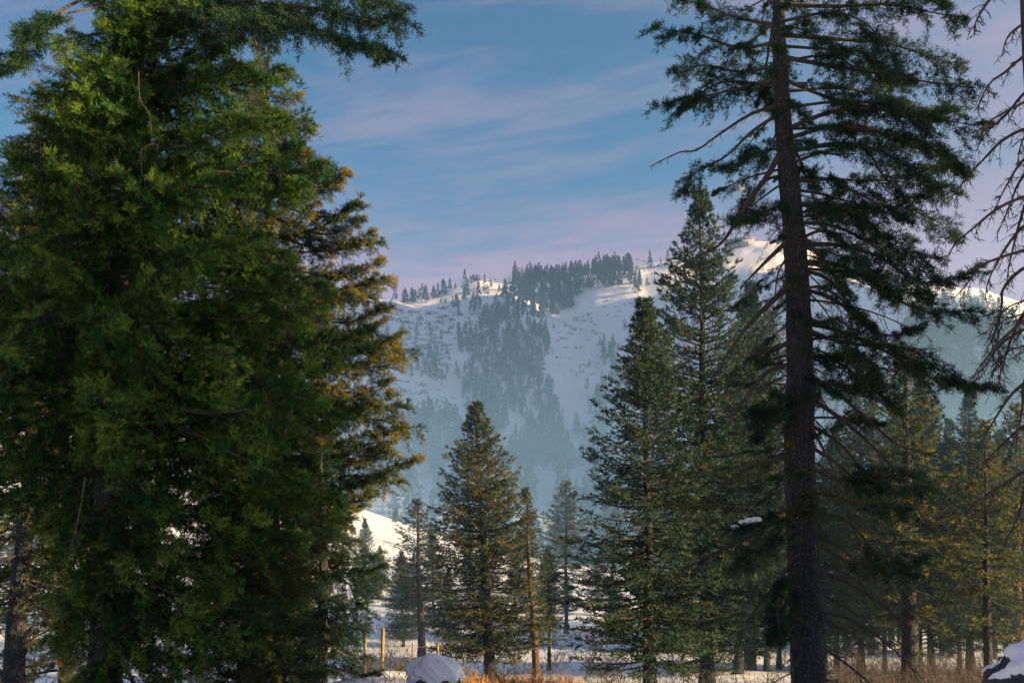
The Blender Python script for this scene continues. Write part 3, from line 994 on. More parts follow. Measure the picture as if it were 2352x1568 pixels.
LIMBS = [  # picture points, depth offset at the tip, radius, foliage start (None = dead), twig length
    ([(1785, 95), (1700, 110), (1620, 85), (1560, 72), (1512, 65)], -.8, .05, .2, .75),
    ([(1785, 60), (1690, 40), (1610, 10), (1560, 0)], .5, .05, .2, .7),
    ([(1790, 150), (1700, 165), (1620, 150), (1545, 160)], 1.0, .05, .2, .75),
    ([(1790, 180), (1690, 205), (1600, 225), (1518, 238)], -.6, .045, .2, .62),
    ([(1790, 200), (1720, 190), (1640, 195), (1550, 265)], .6, .04, .25, .6),
    ([(1798, 240), (1725, 262), (1650, 310), (1600, 345), (1560, 350), (1492, 383)], -.5, .05, None, .22),
    ([(1802, 258), (1730, 300), (1672, 355), (1620, 385), (1590, 405), (1570, 440)], -.4, .05, .62, .36),
    ([(1810, 340), (1760, 345), (1715, 365), (1670, 385)], -.8, .035, .25, .4),
    ([(1818, 400), (1760, 415), (1710, 470), (1690, 510)], .2, .04, .3, .4),
    ([(1820, 330), (1765, 400), (1728, 450), (1690, 510), (1655, 560), (1600, 590), (1520, 640)], -.6, .075, None, .26),
    ([(1820, 470), (1770, 480), (1725, 500), (1690, 500)], -1.2, .04, .1, .42),
    ([(1828, 540), (1770, 590), (1730, 630), (1700, 662)], -.4, .07, None, .25),
    ([(1830, 570), (1790, 620), (1780, 680), (1775, 720)], -.8, .035, None, .2),
    ([(1836, 640), (1775, 690), (1720, 745), (1680, 800), (1650, 850), (1630, 900)], -1.0, .075, None, .28),
    ([(1838, 780), (1780, 798), (1740, 800), (1725, 810)], -1.0, .075, None, .12),
    ([(1836, 830), (1770, 850), (1735, 885), (1700, 930), (1670, 965)], -1.2, .065, None, .3),
    ([(1840, 860), (1790, 900), (1755, 950), (1740, 1010)], -1.5, .04, .35, .4),
    ([(1838, 900), (1790, 935), (1760, 945), (1730, 940)], -1.2, .05, .15, .45),
    ([(1838, 1040), (1760, 1060), (1700, 1085), (1640, 1130), (1590, 1180)], -1.0, .06, None, .35),
    ([(1840, 1180), (1770, 1205), (1700, 1245), (1620, 1280), (1540, 1330)], -1.2, .05, None, .4),
    ([(1840, 1160), (1780, 1180), (1730, 1200), (1690, 1215)], -1.8, .05, .3, .6),
    ([(1842, 1210), (1780, 1240), (1730, 1270), (1695, 1300)], -1.8, .045, .3, .6),
    ([(1845, 1250), (1790, 1330), (1720, 1420), (1690, 1500)], -.8, .045, None, .35),
    ([(1845, 1290), (1800, 1340), (1785, 1400), (1795, 1470)], -1.4, .045, .2, .5),
    ([(1845, 1320), (1810, 1370), (1790, 1430), (1770, 1470)], -.7, .04, .2, .5),
    ([(1800, 10), (1920, 15), (2040, 10), (2120, 25), (2215, 42)], -.6, .06, .2, .75),
    ([(1800, -60), (1930, -40), (2080, -20), (2180, 10)], .8, .06, .2, .8),
    ([(1802, 80), (1920, 90), (2040, 100), (2130, 130), (2195, 150)], .6, .06, .2, .75),
    ([(1802, 130), (1900, 150), (2030, 170), (2140, 190), (2240, 202)], -.5, .06, .2, .75),
    ([(1806, 180), (1920, 230), (2020, 250), (2120, 260), (2180, 250)], 1.2, .05, .25, .7),
    ([(1812, 300), (1900, 260), (2000, 250), (2100, 265), (2250, 290)], -.9, .06, .2, .85),
    ([(1815, 320), (1920, 290), (2040, 310), (2140, 340), (2218, 392)], -.3, .06, .2, .8),
    ([(1818, 350), (1940, 330), (2020, 345), (2100, 385), (2180, 380)], .9, .05, .3, .6),
    ([(1816, 350), (1900, 335), (1985, 340), (2025, 400), (2065, 440), (2090, 455), (2145, 440)], -.4, .05, .72, .32),
    ([(1822, 380), (1880, 352), (1920, 355), (1985, 352)], -.6, .05, None, .1),
    ([(1826, 420), (1900, 410), (1960, 440), (2020, 470), (2085, 505)], -1.2, .05, .12, .6),
    ([(1828, 470), (1900, 470), (1970, 490), (2050, 560), (2140, 590)], -.7, .05, .15, .65),
    ([(1832, 510), (1920, 520), (2000, 560), (2080, 600), (2150, 640)], .9, .05, .25, .6),
    ([(1836, 565), (1920, 562), (2020, 590), (2120, 650), (2238, 622)], -.6, .06, .3, .6),
    ([(1836, 600), (1930, 610), (2020, 660), (2120, 715), (2238, 712)], -.9, .06, .4, .6),
    ([(1836, 620), (1900, 640), (1970, 720), (2030, 770), (2120, 750)], .5, .05, .5, .4),
    ([(1840, 660), (1920, 690), (2000, 760), (2060, 800), (2150, 800)], 0, .05, None, .4),
    ([(1840, 740), (1930, 760), (2040, 810), (2120, 860), (2200, 880), (2290, 890)], -.9, .055, .45, .5),
    ([(1840, 760), (1960, 790), (2080, 800), (2160, 850), (2230, 900)], .4, .05, .5, .5),
    ([(1838, 810), (1920, 830), (1990, 880), (2060, 930)], -1.4, .05, .15, .6),
    ([(1838, 860), (1900, 880), (1960, 890), (2010, 870)], -1.6, .05, .15, .6),
    ([(1840, 850), (1920, 900), (1990, 960), (2060, 1020), (2130, 1040), (2200, 1070)], -.5, .06, None, .35),
    ([(1840, 900), (1930, 960), (2010, 1030), (2080, 1110), (2120, 1190), (2170, 1260)], -.8, .06, None, .35),
    ([(1842, 960), (1930, 1020), (2000, 1100), (2060, 1130), (2110, 1120)], .6, .05, .45, .6),
    ([(1842, 1010), (1930, 1070), (2010, 1150), (2090, 1180)], .9, .05, .4, .7),
    ([(1845, 1060), (1920, 1100), (2000, 1090), (2090, 1090)], -.3, .05, .4, .7),
    ([(1848, 1130), (1920, 1140), (1970, 1160), (2010, 1168)], -1.0, .055, None, .15),
    ([(1850, 1180), (1950, 1200), (2030, 1290), (2110, 1290)], -.6, .05, .5, .5),
    ([(1850, 1230), (1950, 1290), (2040, 1310), (2100, 1320)], .3, .05, .45, .5),
    ([(1852, 1300), (1950, 1340), (2040, 1400), (2100, 1480)], -.6, .055, None, .45),
    ([(1855, 1400), (1950, 1420), (2040, 1480), (2120, 1560)], -.9, .045, None, .45),
    ([(1852, 1250), (1890, 1310), (1895, 1380)], -1.2, .04, None, .2),
    ([(1838, 930), (1900, 1050), (1960, 1200), (2000, 1330)], -1.2, .04, None, .4),
]
rngT = np.random.default_rng(41)
for pts, dy, r0, st, tw in LIMBS:
    x0 = float(np.interp(at(pts[0][0], pts[0][1], YT)[2] - _b[2], TRUNK_Z, TRUNK_X))
    P3 = in_tree(right_root, pts, YT, dy)
    P3[0] = np.array([x0, 0, P3[0][2]])
    r0 *= .78
    if st is None:
        PP = dict(P_DEAD, tw=tw * 1.0, tt=tw * .5, ds=.13, k=4)
        limb(right_root, P3, r0, PP, rngT, M_DARK)
    else:
        limb(right_root, P3, r0, dict(P_OLD, start=st, tw=tw * .95), rngT, M_DARK)
for i in range(16):
    v0 = 40 + i * 52 + rngT.uniform(-15, 15)
    ut = rngT.uniform(2020, 2235) - (60 if v0 > 600 else 0)
    pts = [(1820, v0), (1820 + (ut - 1820) * .35, v0 + rngT.uniform(-35, 10)), (1820 + (ut - 1820) * .7, v0 + rngT.uniform(0, 45)), (ut, v0 + rngT.uniform(30, 120))]
    P3 = in_tree(right_root, pts, YT, rngT.choice([-1.6, -1.1, 1.0, 1.7]))
    P3[0] = np.array([float(np.interp(P3[0][2], TRUNK_Z, TRUNK_X)), 0, P3[0][2]])
    limb(right_root, P3, .032, dict(P_OLD, start=.22, tw=rngT.uniform(.5, .75)), rngT, M_DARK)
VAR_OLD = variants(dict(P_OLD, start=.32), (1.6, 2.6), 3, 500, M_DARK, lambda t, L, rng: L * (-.05 * t - .30 * t ** 2 + .12 * t ** 3))
VAR_BARE = variants(dict(P_DEAD, tw=.34, tt=.17, ds=.12, k=5), (1.7, 2.4), 3, 600, M_DARK, lambda t, L, rng: L * (-.10 * t - .40 * t ** 2 + .1 * t ** 3), lambda L: .014 + .004 * L)
for i in range(88):      # thin bare limbs drooping all round the trunk
    h = .8 + i * .105
    az = i * 2.39996
    q = VAR_BARE[i % len(VAR_BARE)]
    L_, wm, lm, dz_ = q
    sc_ = rngT.uniform(.8, 2.3) / L_ * (.7 if abs(math.cos(az)) < .4 else 1.0) * (.62 if math.cos(az) < 0 else 1.0)
    link('branch', wm, right_root, (float(np.interp(h, TRUNK_Z, TRUNK_X)) + .12 * math.cos(az), .12 * math.sin(az), h), (rngT.normal(0, .3), rngT.normal(.15, .2), az), sc_)
for i in range(84):      # limbs growing towards the eye and away from it
    h = 4.2 + i * .14
    az = (-PI / 2 if i % 2 else PI / 2) + rngT.normal(0, .6)
    q = VAR_OLD[int(rngT.integers(len(VAR_OLD)))]
    ln = rngT.uniform(1.0, 2.3) * (1 if h > 7 else .8)
    if i % 2: ln *= .7
    if math.cos(az) < 0: ln *= .6
    put_bough(right_root, q, h, az, ln, rngT.normal(-.1, .2), rngT.normal(0, .3), float(np.interp(h, TRUNK_Z, TRUNK_X)), 0, .15)
# moss on the limbs and trunk
gm = Geo()
for (u, v, dy, n_, sx) in [(1600, 1160, -.95, 60, .30), (1690, 1088, -.8, 60, .35), (1960, 1150, -.7, 90, .5), (1890, 1128, -.35, 40, .2), (1815, 1175, -.28, 40, .06), (1822, 980, -.3, 30, .08), (1830, 1240, -.3, 30, .06),
                           (1905, 1190, -.4, 60, .35), (1812, 1020, -.28, 30, .05), (1740, 1062, -.7, 40, .25), (1850, 1080, -.3, 20, .12), (1842, 1420, -.3, 20, .08)]:
    c = at(u, v, YT + dy) - _b
    n_ *= 3
    B = c + rngT.normal(0, 1, (n_, 3)) * np.array([sx, .07, .03])
    leaves(gm, B, unit(rngT.normal(0, 1, (n_, 3)) + np.array([0, 0, -.4])), .045, .03, rngT, np.full(n_, .5))
link("moss", gm.mesh("moss", M_MOSS), right_root)["kind"] = "stuff"

# ------------------------------------------------------------------ trees of the clearing
conifer("fir_tree", "fir", 1127, 1093, 928, 45, "dense conical fir standing alone in the middle of the clearing", rb=.25, wide=1.08)
conifer("spruce_tree", "spruce", 1622, 1608, 442, 38, "tall pointed spruce left of the thick rough trunk, sunlit on its right", rb=.25)
conifer("fir_tree", "firB", 1492, 1480, 688, 35, "dark broad fir leaning against the tall pointed spruce from its left", rb=.22, rot=1.0, wide=1.1)
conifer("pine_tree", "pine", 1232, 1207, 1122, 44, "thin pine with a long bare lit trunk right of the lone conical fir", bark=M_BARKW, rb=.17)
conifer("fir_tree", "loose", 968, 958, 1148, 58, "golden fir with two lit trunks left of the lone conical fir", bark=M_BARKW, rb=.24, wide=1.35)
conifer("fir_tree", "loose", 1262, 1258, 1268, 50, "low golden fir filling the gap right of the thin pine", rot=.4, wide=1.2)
conifer("fir_tree", "fir", 925, 922, 1265, 63, "short hazy fir touching the left side of the golden two-trunked fir", rot=2.9)
conifer("fir_tree", "firB", 1030, 1030, 1300, 66, "short hazy fir half hidden between the golden fir and the lone conical fir", rot=2.2)
conifer("fir_tree", "loose", 1301, 1300, 1106, 74, "pale hazy fir between the thin pine and the dark broad fir", rot=2.0, wide=1.3)
conifer("fir_tree", "firB", 838, 838, 1190, 85, "golden hazy fir peeping out beside the snow slope at the left", rot=.7)
conifer("fir_tree", "fir", 872, 872, 1252, 95, "short hazy golden fir second from the left of the clearing", rot=1.7)
conifer("fir_tree", "firB", 1722, 1724, 650, 50, "golden fir top just right of the tall pointed spruce", rot=2.4, wide=.8)
conifer("fir_tree", "loose", 1772, 1768, 712, 64, "ragged golden fir close behind the thick rough trunk", rot=3.0)
conifer("fir_tree", "spruce", 1696, 1694, 840, 47, "teal spruce low between the tall spruce and the rough trunk", rot=4.0)
FOREST_R = [("loose", 2086, 2078, 800, 42, .36, "fir with a very thick half lit trunk in the wood at the right"),
            ("firB", 2140, 2118, 862, 52, .17, "golden fir with a pale thin top in the wood at the right"),
            ("spruce", 2228, 2224, 902, 54, .19, "broad teal spruce with a spire top in the wood at the right"),
            ("loose", 2264, 2262, 968, 43, .19, "fir with a tall dark slender trunk near the snowy rock"),
            ("firB", 2286, 2300, 985, 57, .15, "yellowish fir with a thin dark trunk behind the slender one"),
            ("spruce", 1978, 1975, 862, 55, .17, "teal spruce showing just right of the thick rough trunk"),
            ("loose", 2004, 2000, 935, 60, .16, "fir with a dim trunk between the rough trunk and the orange one"),
            ("firB", 1922, 1918, 985, 50, .13, "dim fir hidden low behind the mossy limbs of the old fir"),
            ("spruce", 1944, 1950, 1020, 66, .15, "far dim spruce behind the mossy limbs of the old fir"),
            ("loose", 2338, 2335, 930, 47, .19, "golden green fir at the right edge above the snowy rock"),
            ("firB", 2420, 2400, 840, 49, .2, "fir crown cut off by the right edge of the picture"),
            ("spruce", 2182, 2180, 965, 63, .16, "hazy teal spruce between the pale top and the spire"),
            ("loose", 1760, 1762, 1000, 45, .13, "dim fir low between the tall spruce and the old fir"),
            ("firB", 2050, 2040, 1010, 70, .16, "hazy fir deep in the wood left of the orange trunk"),
            ("loose", 2345, 2350, 1060, 70, .16, "hazy fir deep in the wood at the right edge"),
            ("spruce", 1660, 1655, 1010, 60, .16, "hazy spruce showing through behind the tall pointed spruce"),
            ("pine", 2030, 2028, 1090, 46, .10, "slim dark tree third right of the thick rough trunk"),
            ("pine", 2112, 2110, 1060, 52, .11, "slim dark tree just right of the thick orange trunk"),
            ("loose", 2166, 2164, 1020, 58, .13, "slim dark tree between the orange trunk and the spire"),
            ("pine", 2204, 2203, 1080, 48, .10, "slimmest dark tree left of the broad teal spruce"),
            ("pine", 2308, 2308, 1050, 50, .11, "slim dark tree above the left edge of the snowy rock"),
            ("loose", 1895, 1893, 1080, 54, .12, "slim dark tree touching the right side of the rough trunk"),
            ("firB", 2070, 2066, 905, 74, .15, "hazy tall fir behind the thick orange trunk"),
            ("pine", 1720, 1722, 1030, 50, .12, "slim dark tree between the tall spruce and the rough trunk"),
            ("loose", 1790, 1788, 1060, 56, .12, "slim dark tree touching the left side of the rough trunk"),
            ("firB", 1560, 1556, 1050, 64, .16, "hazy fir showing through between the broad fir and the spruce")]
for i, (key, u0, u1, vt, Y, rb, lab) in enumerate(FOREST_R):
    if 41 < Y < 43.5: rb *= .85
    if 41 < Y < 46.9: Y = 35.5 if Y < 43.5 else 48.5      # trees shifted off two lanes so the low sun reaches the clearing's firs
    if 52.5 < Y < 61.5: Y = 51.0 if Y < 56.5 else 64.0
    conifer("forest_tree", key, u0, u1, vt, Y, lab, "trees of the wood behind the old fir", bark=M_BARKW if i == 9 else M_BARK, rb=rb, rot=i * 1.3, wide=.85 if key == "spruce" else 1.0)
# left edge
conifer("forest_tree", "loose", 40, 112, 330, 23, "tree with a straight dark trunk and bare twigs at the left edge of the snow", rb=.24)
for i, (key, u, vt, Y, lab) in enumerate([("firB", -20, 1090, 62, "golden fir beyond the snow, at the left edge"), ("spruce", 95, 1120, 70, "golden fir beyond the snow, right of the dark straight trunk"),
                                           ("fir", 30, 1200, 88, "teal fir beyond the snow, low behind the dark straight trunk"), ("firB", 170, 1180, 95, "hazy fir beyond the snow, half behind the green fir")]):
    conifer("forest_tree", key, u, u, vt, Y, lab, "trees beyond the snow field on the left", rot=i * 2.1)
# hazy belt behind the clearing
rngB = np.random.default_rng(8)
for i in range(30):
    Y = rngB.uniform(105, 230)
    u = 780 + 1500 * (i + rngB.uniform(0, 1)) / 30
    vt = 1215 + rngB.normal(0, 26)
    conifer("forest_tree", ["firB", "spruce", "fir", "loose"][i % 4], u, u, vt, Y, "hazy conifer in the belt of trees beyond the clearing", "hazy belt of trees beyond the clearing", rot=i)
for i in range(17):
    Y = rngB.uniform(70, 104)
    u = 850 + 640 * (i + rngB.uniform(0, 1)) / 17
    vt = 1300 + rngB.normal(0, 45)
    conifer("forest_tree", ["young", "fir", "firB"][i % 3], u, u, vt, Y, "hazy conifer in the belt of trees beyond the clearing", "hazy belt of trees beyond the clearing", rot=i * 1.9)
# conifers added out of view on the right to shade the near trees
for i, (x, y, H, key) in enumerate([(11.6, 10.5, 14, "firB"), (14.6, 14.6, 14.5, "firB"), (19, 13.5, 17, "spruce"), (25, 12.0, 20, "firB"), (32, 10.4, 22, "spruce"), (28, 6.5, 15, "loose"), (38, 4.5, 18, "loose")]):
    leaf, wood, H0 = CROWNS[key]
    root = empty("forest_tree", (x, y, h1(x, y)), "added conifer out of view on the right, shading the near trees", "tree", "added shade conifers right of the viewer")
    link("trunk", trunk_mesh("trunk", np.stack([np.zeros(8), np.zeros(8), np.linspace(0, H * .97, 8)], 1), np.linspace(.22, .02, 8), M_BARK, 9), root)
    for nm, me in (("crown", leaf), ("limbs", wood)):
        link(nm, me, root, (0, 0, 0), (0, 0, i * 1.1), H / H0)

gsn = Geo()
for (u, v) in [(1708, 1199), (1722, 1194), (1738, 1192), (1690, 1210)]:
    c = at(u, v, YT - 1.6) - _b
    nu, nv = 14, 8
    th = np.linspace(0, 2 * PI, nu, endpoint=False)[None]; ph = np.linspace(.05, PI - .05, nv)[:, None]
    d = np.stack([np.cos(th) * np.sin(ph) * .08, np.sin(th) * np.sin(ph) * .09, np.cos(ph) * .02 + 0 * th + .02 * np.sin(th * 3)], -1)
    i_ = np.arange(nv - 1)[:, None] * nu; j_ = np.arange(nu)[None]; jn_ = (j_ + 1) % nu
    gsn.add(d.reshape(-1, 3) + c, np.stack([i_ + j_, i_ + nu + j_, i_ + nu + jn_, i_ + jn_], -1).reshape(-1, 4), -1.0)
link("snow_patch", gsn.mesh("snow_patch", M_PURE, True), right_root)

# ------------------------------------------------------------------ dead tree reaching in from the right
YD = 11.0
dx = at(2480, 1200, YD)[0]
dead_root = empty("dead_tree", (dx, YD, h1(dx, YD)), "dead tree reaching bare twiggy branches in from the right edge", "tree")
_d = np.array(dead_root.location)
dz = np.linspace(0, 9.5, 20)
link("trunk", barky_trunk(np.stack([.1 * np.sin(dz * .6), 0 * dz, dz], 1), .19 * (1 - dz / 11), 24, M_GREYTWIG, 3), dead_root)
DEADB = [[(2300, -20), (2273, 0), (2242, 50), (2237, 80)], [(2400, 40), (2352, 55), (2315, 85), (2300, 132)], [(2410, 110), (2352, 130), (2310, 165), (2275, 190), (2252, 232), (2246, 262)],
         [(2430, 150), (2352, 215), (2310, 265), (2265, 305), (2243, 345)], [(2430, 190), (2352, 235), (2300, 262), (2255, 292), (2235, 320)], [(2430, 285), (2352, 297), (2300, 325), (2260, 365), (2215, 415), (2182, 456)],
         [(2430, 300), (2352, 365), (2310, 430), (2285, 482)], [(2430, 340), (2380, 370), (2340, 420), (2320, 470), (2290, 540)], [(2430, 440), (2352, 452), (2290, 480), (2240, 520), (2195, 560), (2168, 602)],
         [(2430, 480), (2352, 520), (2310, 570), (2272, 640), (2262, 690)], [(2430, 560), (2352, 575), (2258, 608), (2215, 660), (2190, 686)], [(2430, 580), (2352, 615), (2305, 661), (2301, 701), (2283, 766), (2262, 812)],
         [(2430, 700), (2352, 737), (2305, 777), (2258, 831), (2230, 872)], [(2430, 730), (2352, 757), (2300, 790), (2262, 840), (2238, 862)], [(2430, 840), (2352, 881), (2316, 915), (2277, 975), (2248, 1027)],
         [(2430, 940), (2352, 978), (2305, 1018), (2248, 1070)], [(2440, 1030), (2352, 1083), (2284, 1126), (2215, 1178)], [(2430, 650), (2370, 700), (2330, 760), (2300, 850), (2290, 900)], [(2440, 820), (2360, 860), (2345, 960), (2310, 1060)],
         [(2430, 400), (2370, 440), (2345, 500), (2320, 600), (2310, 660)], [(2430, 250), (2380, 280), (2350, 320), (2335, 380)], [(2430, 1000), (2370, 1060), (2340, 1180), (2300, 1260)]]
for k, pts in enumerate(DEADB):
    P3 = in_tree(dead_root, pts, YD, [-.6, .5, -.2, .9][k % 4])
    P3 = [np.array([.05 * math.sin(P3[0][2]), 0, P3[0][2] + .25])] + P3
    w, _l = bough(spine(P3, 18), .030, dict(P_DEAD, start=.3, tw=.22, tt=.10, ds=.085, k=5, elev=-.5, elev_sd=.9, sag=.3), rngT)
    link("branch", w.mesh("branch", M_GREYTWIG, True), dead_root)
for pts in ([(2430, 660), (2352, 690), (2310, 710), (2285, 750)], [(2430, 690), (2352, 720), (2300, 740), (2275, 790)], [(2440, 750), (2360, 790), (2310, 810), (2280, 850)]):
    w, _l = bough(spine(in_tree(dead_root, pts, YD, .3), 14), .018, dict(P_DEAD, start=.35, tw=.42, tt=.22, ds=.06, k=8, elev=-.2, elev_sd=.9, sag=.5), rngT)
    link("branch", w.mesh("branch", M_GREYTWIG, True), dead_root)

# ------------------------------------------------------------------ trees on the hill
def hill_tree_mesh(seed, H, Rm, p, nq, bare=.12, one=False):
    rng = np.random.default_rng(seed)
    g = Geo()
    n = nq
    f = rng.uniform(bare, 1, n) ** .85
    rad = Rm * (1 - f) ** p * (f > bare) * rng.uniform(.35, 1.1, n) + .1
    lump = 1 + .5 * vnoise(f * 7 + seed, f * 0 + seed, seed)
    rad = rad * lump
    a = rng.uniform(0, 2 * PI, n)
    c = np.stack([rad * np.cos(a), rad * np.sin(a), f * H], 1)
    D = unit(np.stack([np.cos(a), np.sin(a), rng.normal(-.25, .45, n)], 1))
    ln = (.5 + .55 * (1 - f)) * Rm * .62 * rng.uniform(.7, 1.4, n)
    leaves(g, c - D * ln[:, None] * .5, D, ln, ln * .75, rng, np.clip(rng.normal(.45, .2, n), 0, 1), not one, 0)
    g.tube([(0, 0, -1.0), (0, 0, H * .5), (0, 0, H * .99)], [.28, .2, .05], 4, 0, 1)
    return g


HT = [(hill_tree_mesh(900 + k, *a), a[0]) for k, a in enumerate([(18, 3.0, .75, 170), (20, 2.6, .7, 170), (16, 3.3, .7, 170), (19, 2.3, .55, 140, .22), (17, 2.7, .8, 120, .1), (14, 3.0, .6, 150), (15, 1.5, .5, 70, .2)])]
HTS = [(hill_tree_mesh(950 + k, *a, one=True), a[0]) for k, a in enumerate([(18, 3.2, .75, 120), (20, 2.8, .7, 120), (16, 3.5, .7, 110), (19, 2.5, .55, 100, .2), (17, 3.0, .8, 100, .1), (14, 3.2, .6, 110), (15, 1.8, .5, 60, .2)])]
HTM = [(g.mesh("hill_conifer", [M_HILL, M_BARK]), H) for g, H in HT]


def r3(u, v):
    return (850 + u * 800 / 2091.0) * .9408, (550 + v * 600 / 1568.0) * .9408


def inside(u, v, poly):
    c = False
    j = len(poly) - 1
    for i in range(len(poly)):
        (x1, y1), (x2, y2) = poly[i], poly[j]
        if (y1 > v) != (y2 > v) and u < (x2 - x1) * (v - y1) / (y2 - y1) + x1: c = not c
        j = i
    return c


rngH = np.random.default_rng(19)
far_stuff = Geo()
n_ind = [0]


def hill_tree(p, H, label, group, kind=None):
    k = int(rngH.integers(6)) if kind is None else kind
    if n_ind[0] < 225 and label:
        me, H0 = HTM[k]
        s = H / H0
        o = link("hill_conifer", me, None, (p[0], p[1], p[2] - .4), (0, 0, rngH.uniform(0, 6.28)), (s * rngH.uniform(.9, 1.4), s * rngH.uniform(.9, 1.4), s * rngH.uniform(.75, 1.12)))
        tag(o, label, "tree", group)
        n_ind[0] += 1
    else:
        g, H0 = HTS[k]
        s = H / H0; a = rngH.uniform(0, 6.28)
        s *= rngH.uniform(.6, 1.15)
        w = s * rngH.uniform(.9, 1.5)
        M = np.array([[w * math.cos(a), -w * math.sin(a), 0, p[0]], [w * math.sin(a), w * math.cos(a), 0, p[1]], [0, 0, s, p[2] - .4]])
        far_stuff.merge(g, M)


def tree_at(u, v, hpx, label, group, kind=None):
    """a tree whose foot is at (u, v) and which shows hpx rows tall"""
    q = on_terrain(u, v)
    if q is None:
        for dv in (6, 12, 18, 26, 36):
            q = on_terrain(u, v + dv)
            if q is not None: break
    if q is None: return
    hill_tree(q, max(4.0, hpx / FX * q[1] * 1.0), label, group, kind)


RIDGE_T = [(298, 345, 500), (362, 375, 505), (405, 385, 500), (425, 395, 495), (450, 390, 495), (470, 350, 485), (492, 345, 488), (545, 380, 475), (572, 330, 470), (606, 325, 452), (630, 380, 440),
           (648, 288, 380), (685, 310, 375), (742, 283, 470), (760, 330, 470), (782, 265, 350), (800, 280, 345), (820, 275, 330), (836, 270, 328), (870, 320, 470), (890, 340, 460), (912, 340, 405), (963, 350, 430),
           (800, 370, 560), (830, 370, 570), (860, 500, 600), (690, 420, 530), (665, 440, 520), (705, 480, 590), (590, 455, 500), (620, 460, 500), (740, 380, 480)]
for u, v0, v1 in RIDGE_T:
    a, b = r3(u, v0), r3(u, v1)
    tree_at(b[0], b[1], (b[1] - a[1]), "lone conifer on the open left shoulder of the snowy ridge", "conifers on the left shoulder of the ridge")
tops = [(1050, 255), (1330, 225), (1420, 190), (1480, 180), (1550, 185), (1600, 150), (1660, 140), (1715, 140), (1760, 170), (1830, 235)]
for u in np.arange(1055, 1835, 17):
    u = u + rngH.normal(0, 4)
    vt = np.interp(u, [a for a, b in tops], [b for a, b in tops]) + rngH.uniform(-8, 40)
    vb = np.interp(u, [1050, 1350, 1600, 1830], [340, 320, 285, 300]) + rngH.uniform(0, 20)
    a, b = r3(u, vt), r3(u, vb)
    tree_at(b[0], b[1], (b[1] - a[1]), "conifer on the skyline of the dark grove along the ridge top", "conifers along the ridge top grove")
for u, v0, v1, k in [(1927, 160, 290, 1), (1996, 185, 262, 6), (2040, 135, 262, 3), (1980, 235, 268, 2), (2062, 195, 258, 6), (2076, 200, 262, 6)]:
    a, b = r3(u, v0), r3(u, v1)
    tree_at(b[0], b[1], (b[1] - a[1]), "lone conifer on the bare skyline right of the ridge grove", "lone conifers on the skyline right of the grove", k)


def patch(poly, n, h0, h1_, label, group):
    us = [p[0] for p in poly]; vv = [p[1] for p in poly]
    got = 0
    for _ in range(n * 6):
        u, v = rngH.uniform(min(us), max(us)), rngH.uniform(min(vv), max(vv))
        if not inside(u, v, poly): continue
        a = r3(u, v)
        tree_at(a[0], a[1], rngH.uniform(h0, h1_) * .36, label, group)
        got += 1
        if got >= n: break


patch([(1000, 400), (1060, 340), (1300, 310), (1800, 270), (1860, 340), (1870, 430), (1790, 385), (1640, 405), (1500, 420), (1390, 580), (1240, 605), (1100, 600), (930, 610), (980, 450)], 230, 80, 135,
      "conifer in the dark grove that fills the hollow under the ridge", "conifers of the grove under the ridge")
patch([(930, 520), (1100, 600), (1170, 650), (1270, 700), (1310, 830), (1240, 890), (1220, 960), (900, 960), (800, 880), (700, 800), (700, 690), (850, 600)], 300, 70, 125, None, None)
patch([(350, 850), (560, 830), (640, 960), (620, 1050), (480, 1000), (370, 960)], 45, 70, 125, None, None)
patch([(640, 950), (900, 900), (1230, 930), (1330, 1080), (1380, 1330), (1370, 1420), (1120, 1400), (1110, 1240), (1060, 1200), (960, 1380), (900, 1400), (740, 1170), (700, 1020)], 300, 80, 150, None, None)
patch([(190, 1080), (300, 1080), (400, 1250), (330, 1420), (180, 1420)], 25, 90, 150, None, None)
patch([(400, 1230), (480, 1190), (700, 1240), (740, 1400), (760, 1560), (330, 1560), (330, 1430)], 150, 90, 150, None, None)
patch([(1480, 1080), (1560, 1000), (1700, 900), (1740, 1100), (1700, 1500), (1480, 1560), (1440, 1400)], 60, 90, 160, None, None)
patch([(1050, 1400), (1400, 1430), (1440, 1568), (960, 1568)], 130, 100, 160, None, None)
patch([(1590, 780), (1700, 700), (1740, 800), (1700, 960), (1620, 930)], 14, 60, 110, None, None)
patch([(250, 600), (640, 620), (690, 900), (560, 830), (350, 850), (220, 800)], 26, 45, 90, None, None)
patch([(1790, 380), (1870, 340), (1900, 380), (1860, 440), (1800, 420)], 10, 70, 120, None, None)
for u, v, h in [(640, 700, 90), (530, 720, 70), (630, 830, 80), (1310, 660, 60), (1540, 900, 85), (1765, 670, 80), (1855, 510, 45), (1480, 920, 30), (1455, 970, 60), (1620, 770, 60), (1910, 390, 60), (1500, 590, 25), (1530, 585, 30)]:
    a = r3(u, v)
    tree_at(a[0], a[1], h * .36, "small dark conifer alone on the open snow slope of the hill", "lone conifers on the open snow slopes", 2)
# wooded hillside far off on the right
for _ in range(760):
    u = rngH.uniform(1860, 2420); v = rngH.uniform(655, 960)
    if v < np.interp(u, [1860, 2000, 2130, 2230, 2352], [700, 690, 690, 685, 715]): continue
    q = on_terrain(u, v, 330 if u > 2080 else 900, 2200, 700)
    if q is None: continue
    hill_tree(q, rngH.uniform(18, 28) * min(1, .35 + q[1] / 1600), None, None)
# the wood on the valley floor
for _ in range(420):
    y = rngH.uniform(235, 470); x = rngH.uniform(-.17, .50) * y
    if x < -.02 * y and y < 330: continue
    hill_tree(np.array([x, y, h1(x, y)]), rngH.uniform(11, 19), None, None)
